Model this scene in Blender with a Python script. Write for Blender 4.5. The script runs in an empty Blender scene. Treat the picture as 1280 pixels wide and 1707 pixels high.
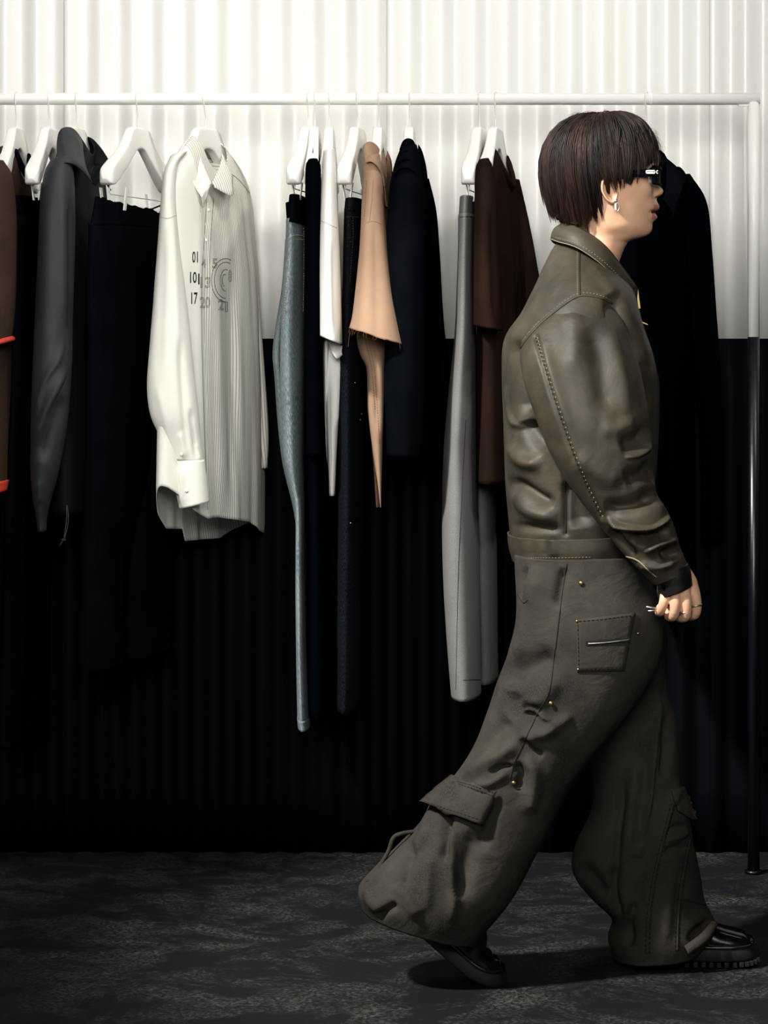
import bpy, bmesh, math, random
import numpy as np
from mathutils import Vector, Matrix
from mathutils.bvhtree import BVHTree

random.seed(7)
RNG = np.random.default_rng(7)
scene = bpy.context.scene
COL = scene.collection
PI = math.pi

# ------------------------------------------------------------------ camera
F = 4600.0          # focal length in pixels of the 1280x1707 frame
CX, HOR = 640.0, 563.0
CAMZ = 1.237
cam_d = bpy.data.cameras.new('camera')
cam_d.sensor_width = 36.0
cam_d.sensor_fit = 'AUTO'
cam_d.lens = F * 36.0 / 1707.0
cam_d.shift_y = -(853.5 - HOR) / 1707.0
cam_d.clip_end = 60
cam = bpy.data.objects.new('camera', cam_d)
cam.location = (0, 0, CAMZ)
cam.rotation_euler = (PI / 2, 0, 0)
COL.objects.link(cam)
scene.camera = cam

# ------------------------------------------------------------------ world, lights, exposure
world = bpy.data.worlds.new('world')
scene.world = world
world.use_nodes = True
bg = world.node_tree.nodes['Background']
bg.inputs[0].default_value = (0.80, 0.90, 1.0, 1)
bg.inputs[1].default_value = 0.006

def area_light(name, loc, target, sx, sy, power, col, spread=180):
    l = bpy.data.lights.new(name, 'AREA')
    l.shape = 'RECTANGLE'
    l.size, l.size_y = sx, sy
    l.energy = power
    l.color = col
    l.spread = math.radians(spread)          # narrow beam, as a honeycomb grid would give
    o = bpy.data.objects.new(name, l)
    o.location = loc
    d = Vector(target) - Vector(loc)
    o.rotation_euler = d.to_track_quat('-Z', 'Y').to_euler()
    COL.objects.link(o)
    return o

# unseen softboxes: a side key, plus front fill and wall wash added for evenness
area_light('added_front_fill', (-0.15, 0.8, 2.7), (0.06, 6.4, 1.92), 2.4, 2.0, 27, (1.0, 0.985, 0.95), 54)
area_light('side_softbox', (-2.8, 3.0, 4.2), (0.0, 6.3, 1.5), 1.1, 1.1, 14, (1.0, 0.985, 0.95))
area_light('added_wall_wash', (0.3, 5.2, 3.9), (0.3, 6.6, 1.5), 4.2, 0.4, 7, (1.0, 0.985, 0.95))

def added_spot(loc, target, power, angle, blend=0.6, r=0.12):
    l = bpy.data.lights.new('added_spot', 'SPOT')
    l.energy = power; l.spot_size = math.radians(angle); l.spot_blend = blend
    l.shadow_soft_size = r; l.color = (1.0, 0.98, 0.94)
    o = bpy.data.objects.new('added_spot', l)
    o.location = loc
    o.rotation_euler = (Vector(target) - Vector(loc)).to_track_quat('-Z', 'Y').to_euler()
    COL.objects.link(o)
# unseen spots added to brighten the wall and the clothes on the rail
added_spot((1.3, 4.9, 3.7), (-0.40, 6.45, 1.55), 95, 52)
added_spot((2.3, 5.1, 3.7), (0.70, 6.5, 1.65), 60, 46)
added_spot((0.2, 4.9, 3.7), (-1.1, 6.45, 1.55), 90, 46)
# a harder spot added from high left to give the person contrast
added_spot((-2.6, 3.2, 4.4), (0.32, 5.4, 0.72), 2250, 26, 0.45, 0.20)

vs = scene.view_settings
vs.view_transform = 'Standard'
vs.look = 'None'
vs.exposure = 0.0
vs.gamma = 1.0
vs.use_curve_mapping = False

# ------------------------------------------------------------------ helpers
def W(px, py, Y):
    """world point seen at pixel (px,py) that stands at distance Y"""
    return np.array(((px - CX) * Y / F, Y, CAMZ + (HOR - py) * Y / F))

def project(V):
    V = np.asarray(V)
    return CX + V[:, 0] * F / V[:, 1], HOR - (V[:, 2] - CAMZ) * F / V[:, 1]

def srgb(r, g, b):
    f = lambda c: (c / 255 / 12.92) if c <= 10.31 else ((c / 255 + 0.055) / 1.055) ** 2.4
    return (f(r), f(g), f(b), 1.0)

def _hash(ix, iy, iz, seed):
    h = (ix * 374761393 + iy * 668265263 + iz * 2147483647 + seed * 1274126177) & 0xFFFFFFFF
    h = ((h ^ (h >> 13)) * 1274126177) & 0xFFFFFFFF
    h = h ^ (h >> 16)
    return (h & 0xFFFF) / 32767.5 - 1.0

def noise3(P, scale, seed=0):
    """smooth value noise in [-1,1] for an (n,3) array"""
    Q = np.asarray(P, dtype=float) * np.asarray(scale, dtype=float) + 1000.0
    I = np.floor(Q).astype(np.int64)
    f = Q - I
    f = f * f * (3 - 2 * f)
    out = np.zeros(len(Q))
    for dx in (0, 1):
        wx = f[:, 0] if dx else 1 - f[:, 0]
        for dy in (0, 1):
            wy = f[:, 1] if dy else 1 - f[:, 1]
            for dz in (0, 1):
                wz = f[:, 2] if dz else 1 - f[:, 2]
                out += wx * wy * wz * _hash(I[:, 0] + dx, I[:, 1] + dy, I[:, 2] + dz, seed)
    return out

def hermite(keys, n, closed=False):
    """smooth interpolation of key rows, spaced by the distance of the first two columns pairs"""
    K = np.asarray(keys, dtype=float)
    m = len(K)
    x = np.arange(m, dtype=float)
    T = np.zeros_like(K)
    T[1:-1] = (K[2:] - K[:-2]) / 2
    T[0] = K[1] - K[0]
    T[-1] = K[-1] - K[-2]
    q = np.linspace(0, m - 1, n)
    i = np.minimum(q.astype(int), m - 2)
    f = (q - i)[:, None]
    h00 = 2 * f**3 - 3 * f**2 + 1
    h10 = f**3 - 2 * f**2 + f
    h01 = -2 * f**3 + 3 * f**2
    h11 = f**3 - f**2
    return h00 * K[i] + h10 * T[i] + h01 * K[i + 1] + h11 * T[i + 1]

def hermite_even(keys, n):
    """as hermite, then re-spaced so the samples are even in the picture length"""
    R = hermite(keys, n * 6)
    c = np.stack([(R[:, 0] + R[:, 2]) / 2, (R[:, 1] + R[:, 3]) / 2], 1)
    d = np.r_[0, np.cumsum(np.hypot(*np.diff(c, axis=0).T) + 1e-6)]
    t = np.linspace(0, d[-1], n)
    return np.stack([np.interp(t, d, R[:, k]) for k in range(R.shape[1])], 1)

class G:
    """a piece of geometry in world coordinates"""
    def __init__(s, V, Fc, uv=None, mi=None):
        s.V = np.asarray(V, dtype=float)
        s.F = [tuple(int(i) for i in f) for f in Fc]
        s.uv = uv          # per-vertex (n,2)
        s.mi = mi          # per-face material index
    def normals(s):
        N = np.zeros_like(s.V)
        Q = np.array([f if len(f) == 4 else (f[0], f[1], f[2], f[2]) for f in s.F if len(f) <= 4])
        if len(Q):
            a, b, c, d = (s.V[Q[:, k]] for k in range(4))
            fn = np.cross(c - a, d - b) + 1e-12 * 0
            tri = Q[:, 2] == Q[:, 3]
            if tri.any():
                fn[tri] = np.cross(b[tri] - a[tri], c[tri] - a[tri])
            for k in range(4):
                np.add.at(N, Q[:, k], fn)
        l = np.linalg.norm(N, axis=1)
        return N / np.maximum(l, 1e-15)[:, None]
    def flip(s):
        s.F = [f[::-1] for f in s.F]
        return s
    def bvh(s):
        return BVHTree.FromPolygons([tuple(v) for v in s.V], s.F)

def join(*gs):
    V, Fc, off, mi, uv = [], [], 0, [], []
    for g in gs:
        V.append(g.V)
        Fc += [tuple(i + off for i in f) for f in g.F]
        mi += list(g.mi) if g.mi is not None else [0] * len(g.F)
        uv.append(g.uv if g.uv is not None else np.zeros((len(g.V), 2)))
        off += len(g.V)
    return G(np.concatenate(V), Fc, np.concatenate(uv), mi)

def grid_faces(nv, nu, closed):
    f = []
    m = nu if closed else nu - 1
    for j in range(nv - 1):
        for i in range(m):
            i2 = (i + 1) % nu
            f.append((j * nu + i, j * nu + i2, (j + 1) * nu + i2, (j + 1) * nu + i))
    return f

def ring_geo(P, cap0=False, cap1=False):
    """P (nv,nu,3): closed rings -> tube with outward faces"""
    nv, nu, _ = P.shape
    V = P.reshape(-1, 3)
    Fc = grid_faces(nv, nu, True)
    U = np.concatenate([np.zeros((nv, 1)), np.cumsum(np.linalg.norm(np.diff(P, axis=1), axis=2), 1)], 1)
    cen = P.mean(1)
    Vv = np.r_[0, np.cumsum(np.linalg.norm(np.diff(cen, axis=0), axis=1))]
    uv = np.stack([U, np.repeat(Vv[:, None], nu, 1)], 2).reshape(-1, 2)
    if cap0 or cap1:
        V = list(V)
        uv = list(uv)
        if cap0:
            V.append(cen[0]); uv.append(uv[0])
            c = len(V) - 1
            Fc += [((i + 1) % nu, i, c) for i in range(nu)]
        if cap1:
            V.append(cen[-1]); uv.append(uv[-1])
            c = len(V) - 1
            b = (nv - 1) * nu
            Fc += [(b + i, b + (i + 1) % nu, c) for i in range(nu)]
        V = np.array(V); uv = np.array(uv)
    g = G(V, Fc, uv)
    N = g.normals()[:nv * nu]
    if ((g.V[:nv * nu] - np.repeat(cen, nu, 0)) * N).sum() < 0:
        g.flip()
    return g

def spow(c, e):
    return np.sign(c) * np.abs(c) ** (2.0 / e)

def loft(keys, nv, nu, cap0=False, cap1=False):
    """keys rows: Lx,Ly, Rx,Ry, Y, half_depth, phase_deg, exponent. L and R are the two silhouette
    points of a section (read off the photograph), Y its distance, half_depth its reach in depth."""
    K = []
    for k in keys:
        k = list(k)
        if len(k) < 7: k.append(0)
        if len(k) < 8: k.append(2.0)
        K.append(k)
    R = hermite_even(K, nv)
    th = np.linspace(0, 2 * PI, nu, endpoint=False) - PI
    P = np.zeros((nv, nu, 3))
    for j, (lx, ly, rx, ry, Y, hd, ph, e) in enumerate(R):
        a, b = W(lx, ly, Y), W(rx, ry, Y)
        c, A = (a + b) / 2, (b - a) / 2
        ph = math.radians(ph)
        P[j] = c + np.outer(spow(np.cos(th + ph), e), A) + np.outer(spow(np.sin(th), e), (0, max(hd, 1e-4), 0))
    return ring_geo(P, cap0, cap1)

def seg_dist(px, py, path):
    """distance, side and position along a polyline for every point"""
    best = np.full(len(px), 1e9); side = np.zeros(len(px)); along = np.zeros(len(px))
    L = [math.hypot(path[i + 1][0] - path[i][0], path[i + 1][1] - path[i][1]) for i in range(len(path) - 1)]
    tot = sum(L) + 1e-9
    acc = 0
    for i in range(len(path) - 1):
        ax, ay = path[i]; bx, by = path[i + 1]
        dx, dy = bx - ax, by - ay
        t = np.clip(((px - ax) * dx + (py - ay) * dy) / (dx * dx + dy * dy + 1e-9), 0, 1)
        qx, qy = px - ax - t * dx, py - ay - t * dy
        d = np.hypot(qx, qy)
        m = d < best
        best[m] = d[m]
        side[m] = np.sign(dx * qy - dy * qx)[m]
        along[m] = ((acc + t * L[i]) / tot)[m]
        acc += L[i]
    return best, side, along

def smooth_path(path, n=40):
    P = hermite(path, n)
    return [tuple(p) for p in P]

def sculpt(g, strokes, back=False, gain=1.0):
    """push cloth in or out along fold lines: (path_px, width_px, amplitude_m[, kind])
    kind 'g' rounded ridge/valley, 's' overlapping fold (sharp on one side), 'e' even ends"""
    N = g.normals()
    view = g.V - np.array((0, 0, CAMZ))
    view /= np.linalg.norm(view, axis=1)[:, None]
    face = np.clip(-(N * view).sum(1) * 1.6, 0, 1)
    if back: face = 1 - face
    px, py = project(g.V)
    D = np.zeros(len(g.V))
    for st in strokes:
        path, w, amp = st[:3]
        kind = st[3] if len(st) > 3 else 'g'
        path = smooth_path(path, 8 * (len(path) - 1) + 1) if len(path) > 2 else path
        d, sd, al = seg_dist(px, py, path)
        taper = np.clip(np.sin(PI * np.clip(al, 0.0, 1)) * 1.8, 0, 1) if kind != 'e' else 1.0
        if kind == 's':
            s = d * sd
            prof = np.where(s > 0, np.exp(-(s / w)**2), np.exp(-(s / (0.22 * w))**2))
        else:
            prof = np.exp(-(d / w)**2)
        D += gain * amp * prof * taper
    g.V = g.V + N * (D * face)[:, None]
    return g

def crumple(g, amp, scale, seed=1, stretch=(1, 1, 0.45)):
    N = g.normals()
    s = np.array(stretch) * scale
    n = noise3(g.V, s, seed) + 0.5 * noise3(g.V, s * 2.1, seed + 5) + 0.22 * noise3(g.V, s * 4.7, seed + 9)
    g.V = g.V + N * (amp * n)[:, None]
    return g

def tube(pts, rad, ns=8, cap=True):
    P = np.asarray(pts, dtype=float)
    n = len(P)
    R = np.full(n, rad) if np.isscalar(rad) else np.asarray(rad, dtype=float)
    T = np.gradient(P, axis=0)
    T /= np.maximum(np.linalg.norm(T, axis=1), 1e-12)[:, None]
    up = np.array((0.0, 1.0, 0.0)) if abs(T[0, 1]) < 0.8 else np.array((1.0, 0, 0))
    rings = np.zeros((n, ns, 3))
    a = np.linspace(0, 2 * PI, ns, endpoint=False)
    x = np.cross(T[0], up)
    for i in range(n):
        x = x - T[i] * (x @ T[i])
        x /= max(np.linalg.norm(x), 1e-12)
        y = np.cross(T[i], x)
        rings[i] = P[i] + R[i] * (np.outer(np.cos(a), x) + np.outer(np.sin(a), y))
    return ring_geo(rings, cap, cap)

def curve_pts(keys, n):
    return hermite(keys, n)

def box(cx, cy, cz, sx, sy, sz):
    V = [(cx + i * sx / 2, cy + j * sy / 2, cz + k * sz / 2) for i in (-1, 1) for j in (-1, 1) for k in (-1, 1)]
    Fc = [(0, 1, 3, 2), (4, 6, 7, 5), (0, 4, 5, 1), (2, 3, 7, 6), (0, 2, 6, 4), (1, 5, 7, 3)]
    return G(V, Fc)

def ellipsoid(c, r, nv=12, nu=16):
    P = np.zeros((nv, nu, 3))
    for j in range(nv):
        a = PI * (j + 0.02) / (nv - 1 + 0.04)
        for i in range(nu):
            b = 2 * PI * i / nu
            P[j, i] = (c[0] + r[0] * math.sin(a) * math.cos(b), c[1] + r[1] * math.sin(a) * math.sin(b), c[2] + r[2] * math.cos(a))
    return ring_geo(P, True, True)

def slab(poly_a, poly_b):
    """closed solid between two equal outlines"""
    n = len(poly_a)
    V = list(poly_a) + list(poly_b)
    Fc = [tuple(range(n))[::-1], tuple(range(n, 2 * n))]
    Fc += [(i, (i + 1) % n, n + (i + 1) % n, n + i) for i in range(n)]
    return G(V, Fc)

CAM = Vector((0, 0, CAMZ))
def cast(bvh, px, py):
    d = Vector(W(px, py, 5.0)) - CAM
    d.normalize()
    loc, nor, idx, dist = bvh.ray_cast(CAM, d)
    if loc is None: return None, None
    if nor.dot(d) > 0: nor = -nor
    return np.array(loc), np.array(nor)

def on_surface(bvh, path, step=3.0, lift=0.0006):
    """points of a pixel path laid on a surface"""
    path = smooth_path(path, 10 * (len(path) - 1) + 1) if len(path) > 2 else path
    P = np.array(path, dtype=float)
    d = np.r_[0, np.cumsum(np.hypot(*np.diff(P, axis=0).T))]
    n = max(2, int(d[-1] / step) + 1)
    t = np.linspace(0, d[-1], n)
    out, nor = [], []
    for q in t:
        l, nn = cast(bvh, np.interp(q, d, P[:, 0]), np.interp(q, d, P[:, 1]))
        if l is not None:
            out.append(l + nn * lift); nor.append(nn)
    return np.array(out), np.array(nor)

def stitch(bvh, path, r=0.0007, dash=None, lift=0.0004, step=3.0):
    """sewn line lying on the cloth; dash=(on,off) in metres gives single stitches"""
    pts, nor = on_surface(bvh, path, step, lift)
    if len(pts) < 2: return None
    runs = [[0]]                     # the longest stretch without a jump in depth
    for i in range(1, len(pts)):
        if np.linalg.norm(pts[i] - pts[i - 1]) < 0.03: runs[-1].append(i)
        else: runs.append([i])
    pts = pts[max(runs, key=len)]
    if len(pts) < 2: return None
    if dash is None:
        return tube(pts, r, 5)
    d = np.r_[0, np.cumsum(np.linalg.norm(np.diff(pts, axis=0), axis=1))]
    gs, q = [], 0.0
    while q < d[-1]:
        tt = np.linspace(q, min(q + dash[0], d[-1]), 3)
        seg = np.stack([np.interp(tt, d, pts[:, k]) for k in range(3)], 1)
        gs.append(tube(seg, [r * 0.5, r, r * 0.5], 4))
        q += dash[0] + dash[1]
    return join(*gs)

def emit(name, g, mat, parent=None, root=None, smooth=True, label=None, solid=0.0, sub=0, bevel=0.0):
    """link a piece as one mesh object; vertices relative to the thing's base (root)"""
    if g is None: return None
    o0 = np.array(root.location) if root is not None else np.zeros(3)
    me = bpy.data.meshes.new(name)
    V = g.V - o0
    me.from_pydata([tuple(v) for v in V], [], g.F)
    mats = mat if isinstance(mat, (list, tuple)) else [mat]
    for m in mats: me.materials.append(m)
    if g.mi is not None and len(mats) > 1:
        me.polygons.foreach_set('material_index', np.array(g.mi, dtype=np.int32))
    if g.uv is not None:
        lay = me.uv_layers.new(name='UVMap')
        li = np.empty(len(me.loops), dtype=np.int32)
        me.loops.foreach_get('vertex_index', li)
        lay.data.foreach_set('uv', g.uv[li].astype(np.float32).ravel())
    if smooth:
        me.polygons.foreach_set('use_smooth', np.ones(len(me.polygons), dtype=bool))
    me.update()
    o = bpy.data.objects.new(name, me)
    COL.objects.link(o)
    if parent is not None: o.parent = parent
    if label: o['label'] = label
    if bevel:
        b = o.modifiers.new('bevel', 'BEVEL'); b.width = bevel; b.segments = 2; b.limit_method = 'ANGLE'
    if solid:
        s = o.modifiers.new('thickness', 'SOLIDIFY'); s.thickness = solid; s.offset = -1
    if sub:
        s = o.modifiers.new('subdivision', 'SUBSURF'); s.levels = sub; s.render_levels = sub
    return o

def thing(name, label, cat, loc, group=None):
    o = bpy.data.objects.new(name, None)
    o.empty_display_size = 0.05
    o.location = loc
    COL.objects.link(o)
    o['label'] = label; o['category'] = cat
    if group: o['group'] = group
    return o

# ------------------------------------------------------------------ materials
def nodes_mat(name):
    m = bpy.data.materials.new(name)
    m.use_nodes = True
    nt = m.node_tree
    return m, nt, nt.nodes['Principled BSDF']

def plain(name, col, rough=0.5, spec=0.5, metal=0.0, coat=0.0):
    m, nt, b = nodes_mat(name)
    b.inputs['Base Color'].default_value = col
    b.inputs['Roughness'].default_value = rough
    b.inputs['Specular IOR Level'].default_value = spec
    b.inputs['Metallic'].default_value = metal
    b.inputs['Coat Weight'].default_value = coat
    # faint unevenness of the surface
    n = nt.nodes.new('ShaderNodeTexNoise'); n.inputs['Scale'].default_value = 90
    tc = nt.nodes.new('ShaderNodeTexCoord')
    nt.links.new(tc.outputs['Object'], n.inputs['Vector'])
    mr = nt.nodes.new('ShaderNodeMapRange')
    mr.inputs[3].default_value = max(0.02, rough - 0.06); mr.inputs[4].default_value = min(1, rough + 0.06)
    nt.links.new(n.outputs['Fac'], mr.inputs[0])
    nt.links.new(mr.outputs[0], b.inputs['Roughness'])
    return m

def fabric(name, col, col2=None, rough=0.85, spec=0.25, patch=9.0, weave=900.0, bump=0.25, streak=None, sheen=0.0, fleck=None, crease=0.0):
    """cloth: two tones mixed by worn patches, a fine woven grain, weak gloss"""
    m, nt, b = nodes_mat(name)
    N, L = nt.nodes, nt.links
    if col2 is None: col2 = tuple(c * 0.8 for c in col[:3]) + (1,)
    tc = N.new('ShaderNodeTexCoord')
    n1 = N.new('ShaderNodeTexNoise'); n1.inputs['Scale'].default_value = patch
    n1.inputs['Detail'].default_value = 6; n1.inputs['Roughness'].default_value = 0.62
    L.new(tc.outputs['Object'], n1.inputs['Vector'])
    cr = N.new('ShaderNodeValToRGB')
    cr.color_ramp.elements[0].position = 0.36; cr.color_ramp.elements[0].color = col2
    cr.color_ramp.elements[1].position = 0.64; cr.color_ramp.elements[1].color = col
    L.new(n1.outputs['Fac'], cr.inputs[0])
    out = cr.outputs[0]
    mp = N.new('ShaderNodeMapping')
    mp.inputs['Scale'].default_value = streak if streak else (1, 1, 1)
    L.new(tc.outputs['UV'], mp.inputs['Vector'])
    n2 = N.new('ShaderNodeTexNoise'); n2.inputs['Scale'].default_value = weave
    n2.inputs['Detail'].default_value = 2
    L.new(mp.outputs[0], n2.inputs['Vector'])
    if fleck:
        mx = N.new('ShaderNodeMix'); mx.data_type = 'RGBA'
        r2 = N.new('ShaderNodeMapRange')
        r2.inputs[1].default_value = 0.42; r2.inputs[2].default_value = 0.62
        L.new(n2.outputs['Fac'], r2.inputs[0])
        L.new(r2.outputs[0], mx.inputs[0])
        L.new(out, mx.inputs[6]); mx.inputs[7].default_value = fleck
        out = mx.outputs[2]
    L.new(out, b.inputs['Base Color'])
    bp = N.new('ShaderNodeBump'); bp.inputs['Strength'].default_value = bump
    bp.inputs['Distance'].default_value = 0.0012
    L.new(n2.outputs['Fac'], bp.inputs['Height'])
    if crease:          # small creases of stiff cloth
        w = N.new('ShaderNodeTexNoise'); w.inputs['Scale'].default_value = 13
        w.inputs['Detail'].default_value = 5; w.inputs['Roughness'].default_value = 0.55; w.inputs['Distortion'].default_value = 0.6
        L.new(tc.outputs['Object'], w.inputs['Vector'])
        b2 = N.new('ShaderNodeBump'); b2.inputs['Strength'].default_value = crease; b2.inputs['Distance'].default_value = 0.012
        L.new(w.outputs['Fac'], b2.inputs['Height']); L.new(b2.outputs[0], bp.inputs['Normal'])
    L.new(bp.outputs[0], b.inputs['Normal'])
    b.inputs['Roughness'].default_value = rough
    b.inputs['Specular IOR Level'].default_value = spec
    b.inputs['Sheen Weight'].default_value = sheen
    return m

def striped(name, base, line, period, width):
    """woven pinstripe running down the cloth: uses the cloth's own UV in metres"""
    m, nt, b = nodes_mat(name)
    N, L = nt.nodes, nt.links
    tc = N.new('ShaderNodeTexCoord')
    sp = N.new('ShaderNodeSeparateXYZ'); L.new(tc.outputs['UV'], sp.inputs[0])
    md = N.new('ShaderNodeMath'); md.operation = 'PINGPONG'; md.inputs[1].default_value = period / 2
    L.new(sp.outputs['X'], md.inputs[0])
    mr = N.new('ShaderNodeMapRange'); mr.interpolation_type = 'SMOOTHSTEP'
    mr.inputs[1].default_value = width * 0.35; mr.inputs[2].default_value = width
    mr.inputs[3].default_value = 1; mr.inputs[4].default_value = 0
    L.new(md.outputs[0], mr.inputs[0])
    mx = N.new('ShaderNodeMix'); mx.data_type = 'RGBA'
    mx.inputs[6].default_value = base; mx.inputs[7].default_value = line
    L.new(mr.outputs[0], mx.inputs[0])
    L.new(mx.outputs[2], b.inputs['Base Color'])
    n2 = N.new('ShaderNodeTexNoise'); n2.inputs['Scale'].default_value = 700
    L.new(tc.outputs['UV'], n2.inputs['Vector'])
    bp = N.new('ShaderNodeBump'); bp.inputs['Strength'].default_value = 0.12; bp.inputs['Distance'].default_value = 0.001
    L.new(n2.outputs['Fac'], bp.inputs['Height']); L.new(bp.outputs[0], b.inputs['Normal'])
    b.inputs['Roughness'].default_value = 0.8
    b.inputs['Specular IOR Level'].default_value = 0.2
    return m

M = {}
M['wall_white'] = plain('white_gloss_paint', (0.86, 0.85, 0.805, 1), 0.3, 0.4)
M['wall_black'] = plain('black_gloss_paint', srgb(3, 5, 9), 0.6, 0.05)
M['rail_white'] = plain('white_powder_coat', (0.90, 0.89, 0.84, 1), 0.35, 0.4)
M['rail_black'] = plain('black_powder_coat', srgb(6, 8, 13), 0.3, 0.5)
M['hanger'] = plain('white_lacquered_wood', (0.90, 0.885, 0.83, 1), 0.4, 0.4)
M['wire'] = plain('white_coated_wire', (0.80, 0.79, 0.74, 1), 0.35, 0.5)
M['steel'] = plain('polished_steel', (0.55, 0.54, 0.50, 1), 0.38, 0.5, 1.0)
M['brass'] = plain('aged_brass', (0.30, 0.21, 0.09, 1), 0.4, 0.5, 1.0)
M['black_cloth'] = fabric('black_cotton', srgb(3, 5, 9), srgb(2, 4, 7), 1.0, 0.0, bump=0.1)
M['black_cloth2'] = fabric('black_wool', srgb(11, 13, 17), srgb(6, 8, 12), 1.0, 0.0, bump=0.15)
M['black_denim'] = fabric('black_denim', srgb(13, 15, 21), srgb(6, 8, 13), 1.0, 0.02, weave=600, bump=0.3, streak=(1, 0.25, 1), fleck=srgb(24, 27, 32))
M['navy'] = fabric('midnight_wool', srgb(8, 10, 15), srgb(5, 7, 11), 1.0, 0.0)
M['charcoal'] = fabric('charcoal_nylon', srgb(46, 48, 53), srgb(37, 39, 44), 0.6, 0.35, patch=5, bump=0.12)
M['charcoal_dark'] = fabric('charcoal_nylon_dark', srgb(16, 17, 23), srgb(11, 12, 17), 0.7, 0.08, patch=5, bump=0.12)  # darker tone of the windbreaker nylon, for body and far side
M['brown_knit'] = fabric('brown_knit', srgb(64, 48, 39), srgb(54, 40, 32), 0.95, 0.1, weave=500, bump=0.4)
M['coral'] = fabric('coral_binding', srgb(225, 78, 62), srgb(205, 66, 52), 0.8, 0.2)
M['maroon'] = fabric('maroon_lining', srgb(96, 22, 30), srgb(78, 17, 24), 0.8, 0.2)
M['white_cotton'] = fabric('white_cotton', (0.84, 0.835, 0.775, 1), (0.80, 0.795, 0.74, 1), 0.85, 0.2, bump=0.12)
M['cream_cotton'] = fabric('cream_poplin', (0.86, 0.855, 0.77, 1), (0.83, 0.825, 0.745, 1), 0.8, 0.22, bump=0.1)
M['stripe'] = striped('pinstripe_poplin', (0.84, 0.81, 0.72, 1), (0.30, 0.29, 0.265, 1), 0.0088, 0.0016)
M['ink'] = plain('black_print', srgb(20, 20, 24), 0.7, 0.2)
M['ink_line'] = plain('grey_print', srgb(70, 68, 64), 0.7, 0.2)
M['blue_denim'] = fabric('washed_blue_denim', srgb(112, 128, 134), srgb(72, 92, 104), 0.9, 0.15, patch=7, weave=420, bump=0.35, streak=(1, 0.22, 1), fleck=srgb(140, 148, 146))
M['blue_thread'] = plain('pale_thread', srgb(176, 172, 150), 0.8, 0.2)
M['tan'] = fabric('tan_cotton', srgb(164, 134, 110), srgb(153, 123, 100), 0.85, 0.2, bump=0.15)
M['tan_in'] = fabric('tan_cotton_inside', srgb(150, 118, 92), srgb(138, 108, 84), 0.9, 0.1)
M['tan_thread'] = plain('brown_thread', srgb(120, 90, 66), 0.8, 0.2)
M['grey_wool'] = fabric('grey_worsted_wool', srgb(108, 107, 106), srgb(96, 95, 95), 0.95, 0.12, weave=650, bump=0.3, fleck=srgb(132, 131, 128))
M['dark_brown'] = fabric('dark_brown_jersey', srgb(38, 26, 21), srgb(31, 21, 18), 1.0, 0.0, bump=0.1)
M['yellow'] = plain('yellow_tag', srgb(196, 186, 84), 0.6, 0.3)
M['jacket'] = fabric('olive_waxed_canvas', srgb(64, 58, 46), srgb(43, 39, 31), 0.55, 0.3, patch=11, weave=700, bump=0.15, crease=0.28)
M['jacket_dark'] = fabric('black_waxed_cuff', srgb(24, 24, 26), srgb(16, 16, 18), 0.4, 0.5, bump=0.1)
M['jacket_thread'] = plain('olive_thread', srgb(126, 116, 93), 0.6, 0.3)
M['seam_dark'] = plain('dark_seam_thread', srgb(30, 28, 24), 0.8, 0.2)
M['trouser'] = fabric('faded_black_denim', srgb(70, 66, 59), srgb(39, 38, 34), 0.95, 0.08, patch=8, weave=800, bump=0.3, crease=0.6, streak=(1, 0.3, 1), fleck=srgb(58, 55, 50))
M['skin'] = fabric('skin', srgb(222, 176, 144), srgb(214, 164, 132), 0.5, 0.4, patch=14, weave=300, bump=0.04)
M['lip'] = plain('lip_skin', srgb(176, 108, 98), 0.4, 0.4)
M['eye'] = plain('eye_white', (0.7, 0.68, 0.64, 1), 0.2, 0.5)
M['iris'] = plain('brown_iris', srgb(40, 26, 18), 0.2, 0.5)
M['mouth'] = plain('mouth_inside', srgb(60, 26, 24), 0.5, 0.3)
M['shoe'] = plain('black_polished_leather', srgb(12, 12, 15), 0.16, 0.6, 0, 0.3)
M['sole'] = plain('black_rubber', srgb(34, 34, 36), 0.6, 0.3)
M['glasses'] = plain('black_acetate', srgb(6, 7, 10), 0.6, 0.08)

def lens_mat():
    m, nt, b = nodes_mat('smoked_lens')
    b.inputs['Base Color'].default_value = srgb(8, 9, 12)
    b.inputs['Roughness'].default_value = 0.05
    b.inputs['Specular IOR Level'].default_value = 0.02
    n = nt.nodes.new('ShaderNodeTexNoise'); n.inputs['Scale'].default_value = 4
    mr = nt.nodes.new('ShaderNodeMapRange'); mr.inputs[3].default_value = 0.35; mr.inputs[4].default_value = 0.45
    nt.links.new(n.outputs['Fac'], mr.inputs[0]); nt.links.new(mr.outputs[0], b.inputs['Roughness'])
    return m
M['lens'] = lens_mat()
for k_ in ('lens', 'glasses'):
    M[k_].node_tree.nodes['Principled BSDF'].inputs['IOR'].default_value = 1.12

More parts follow.
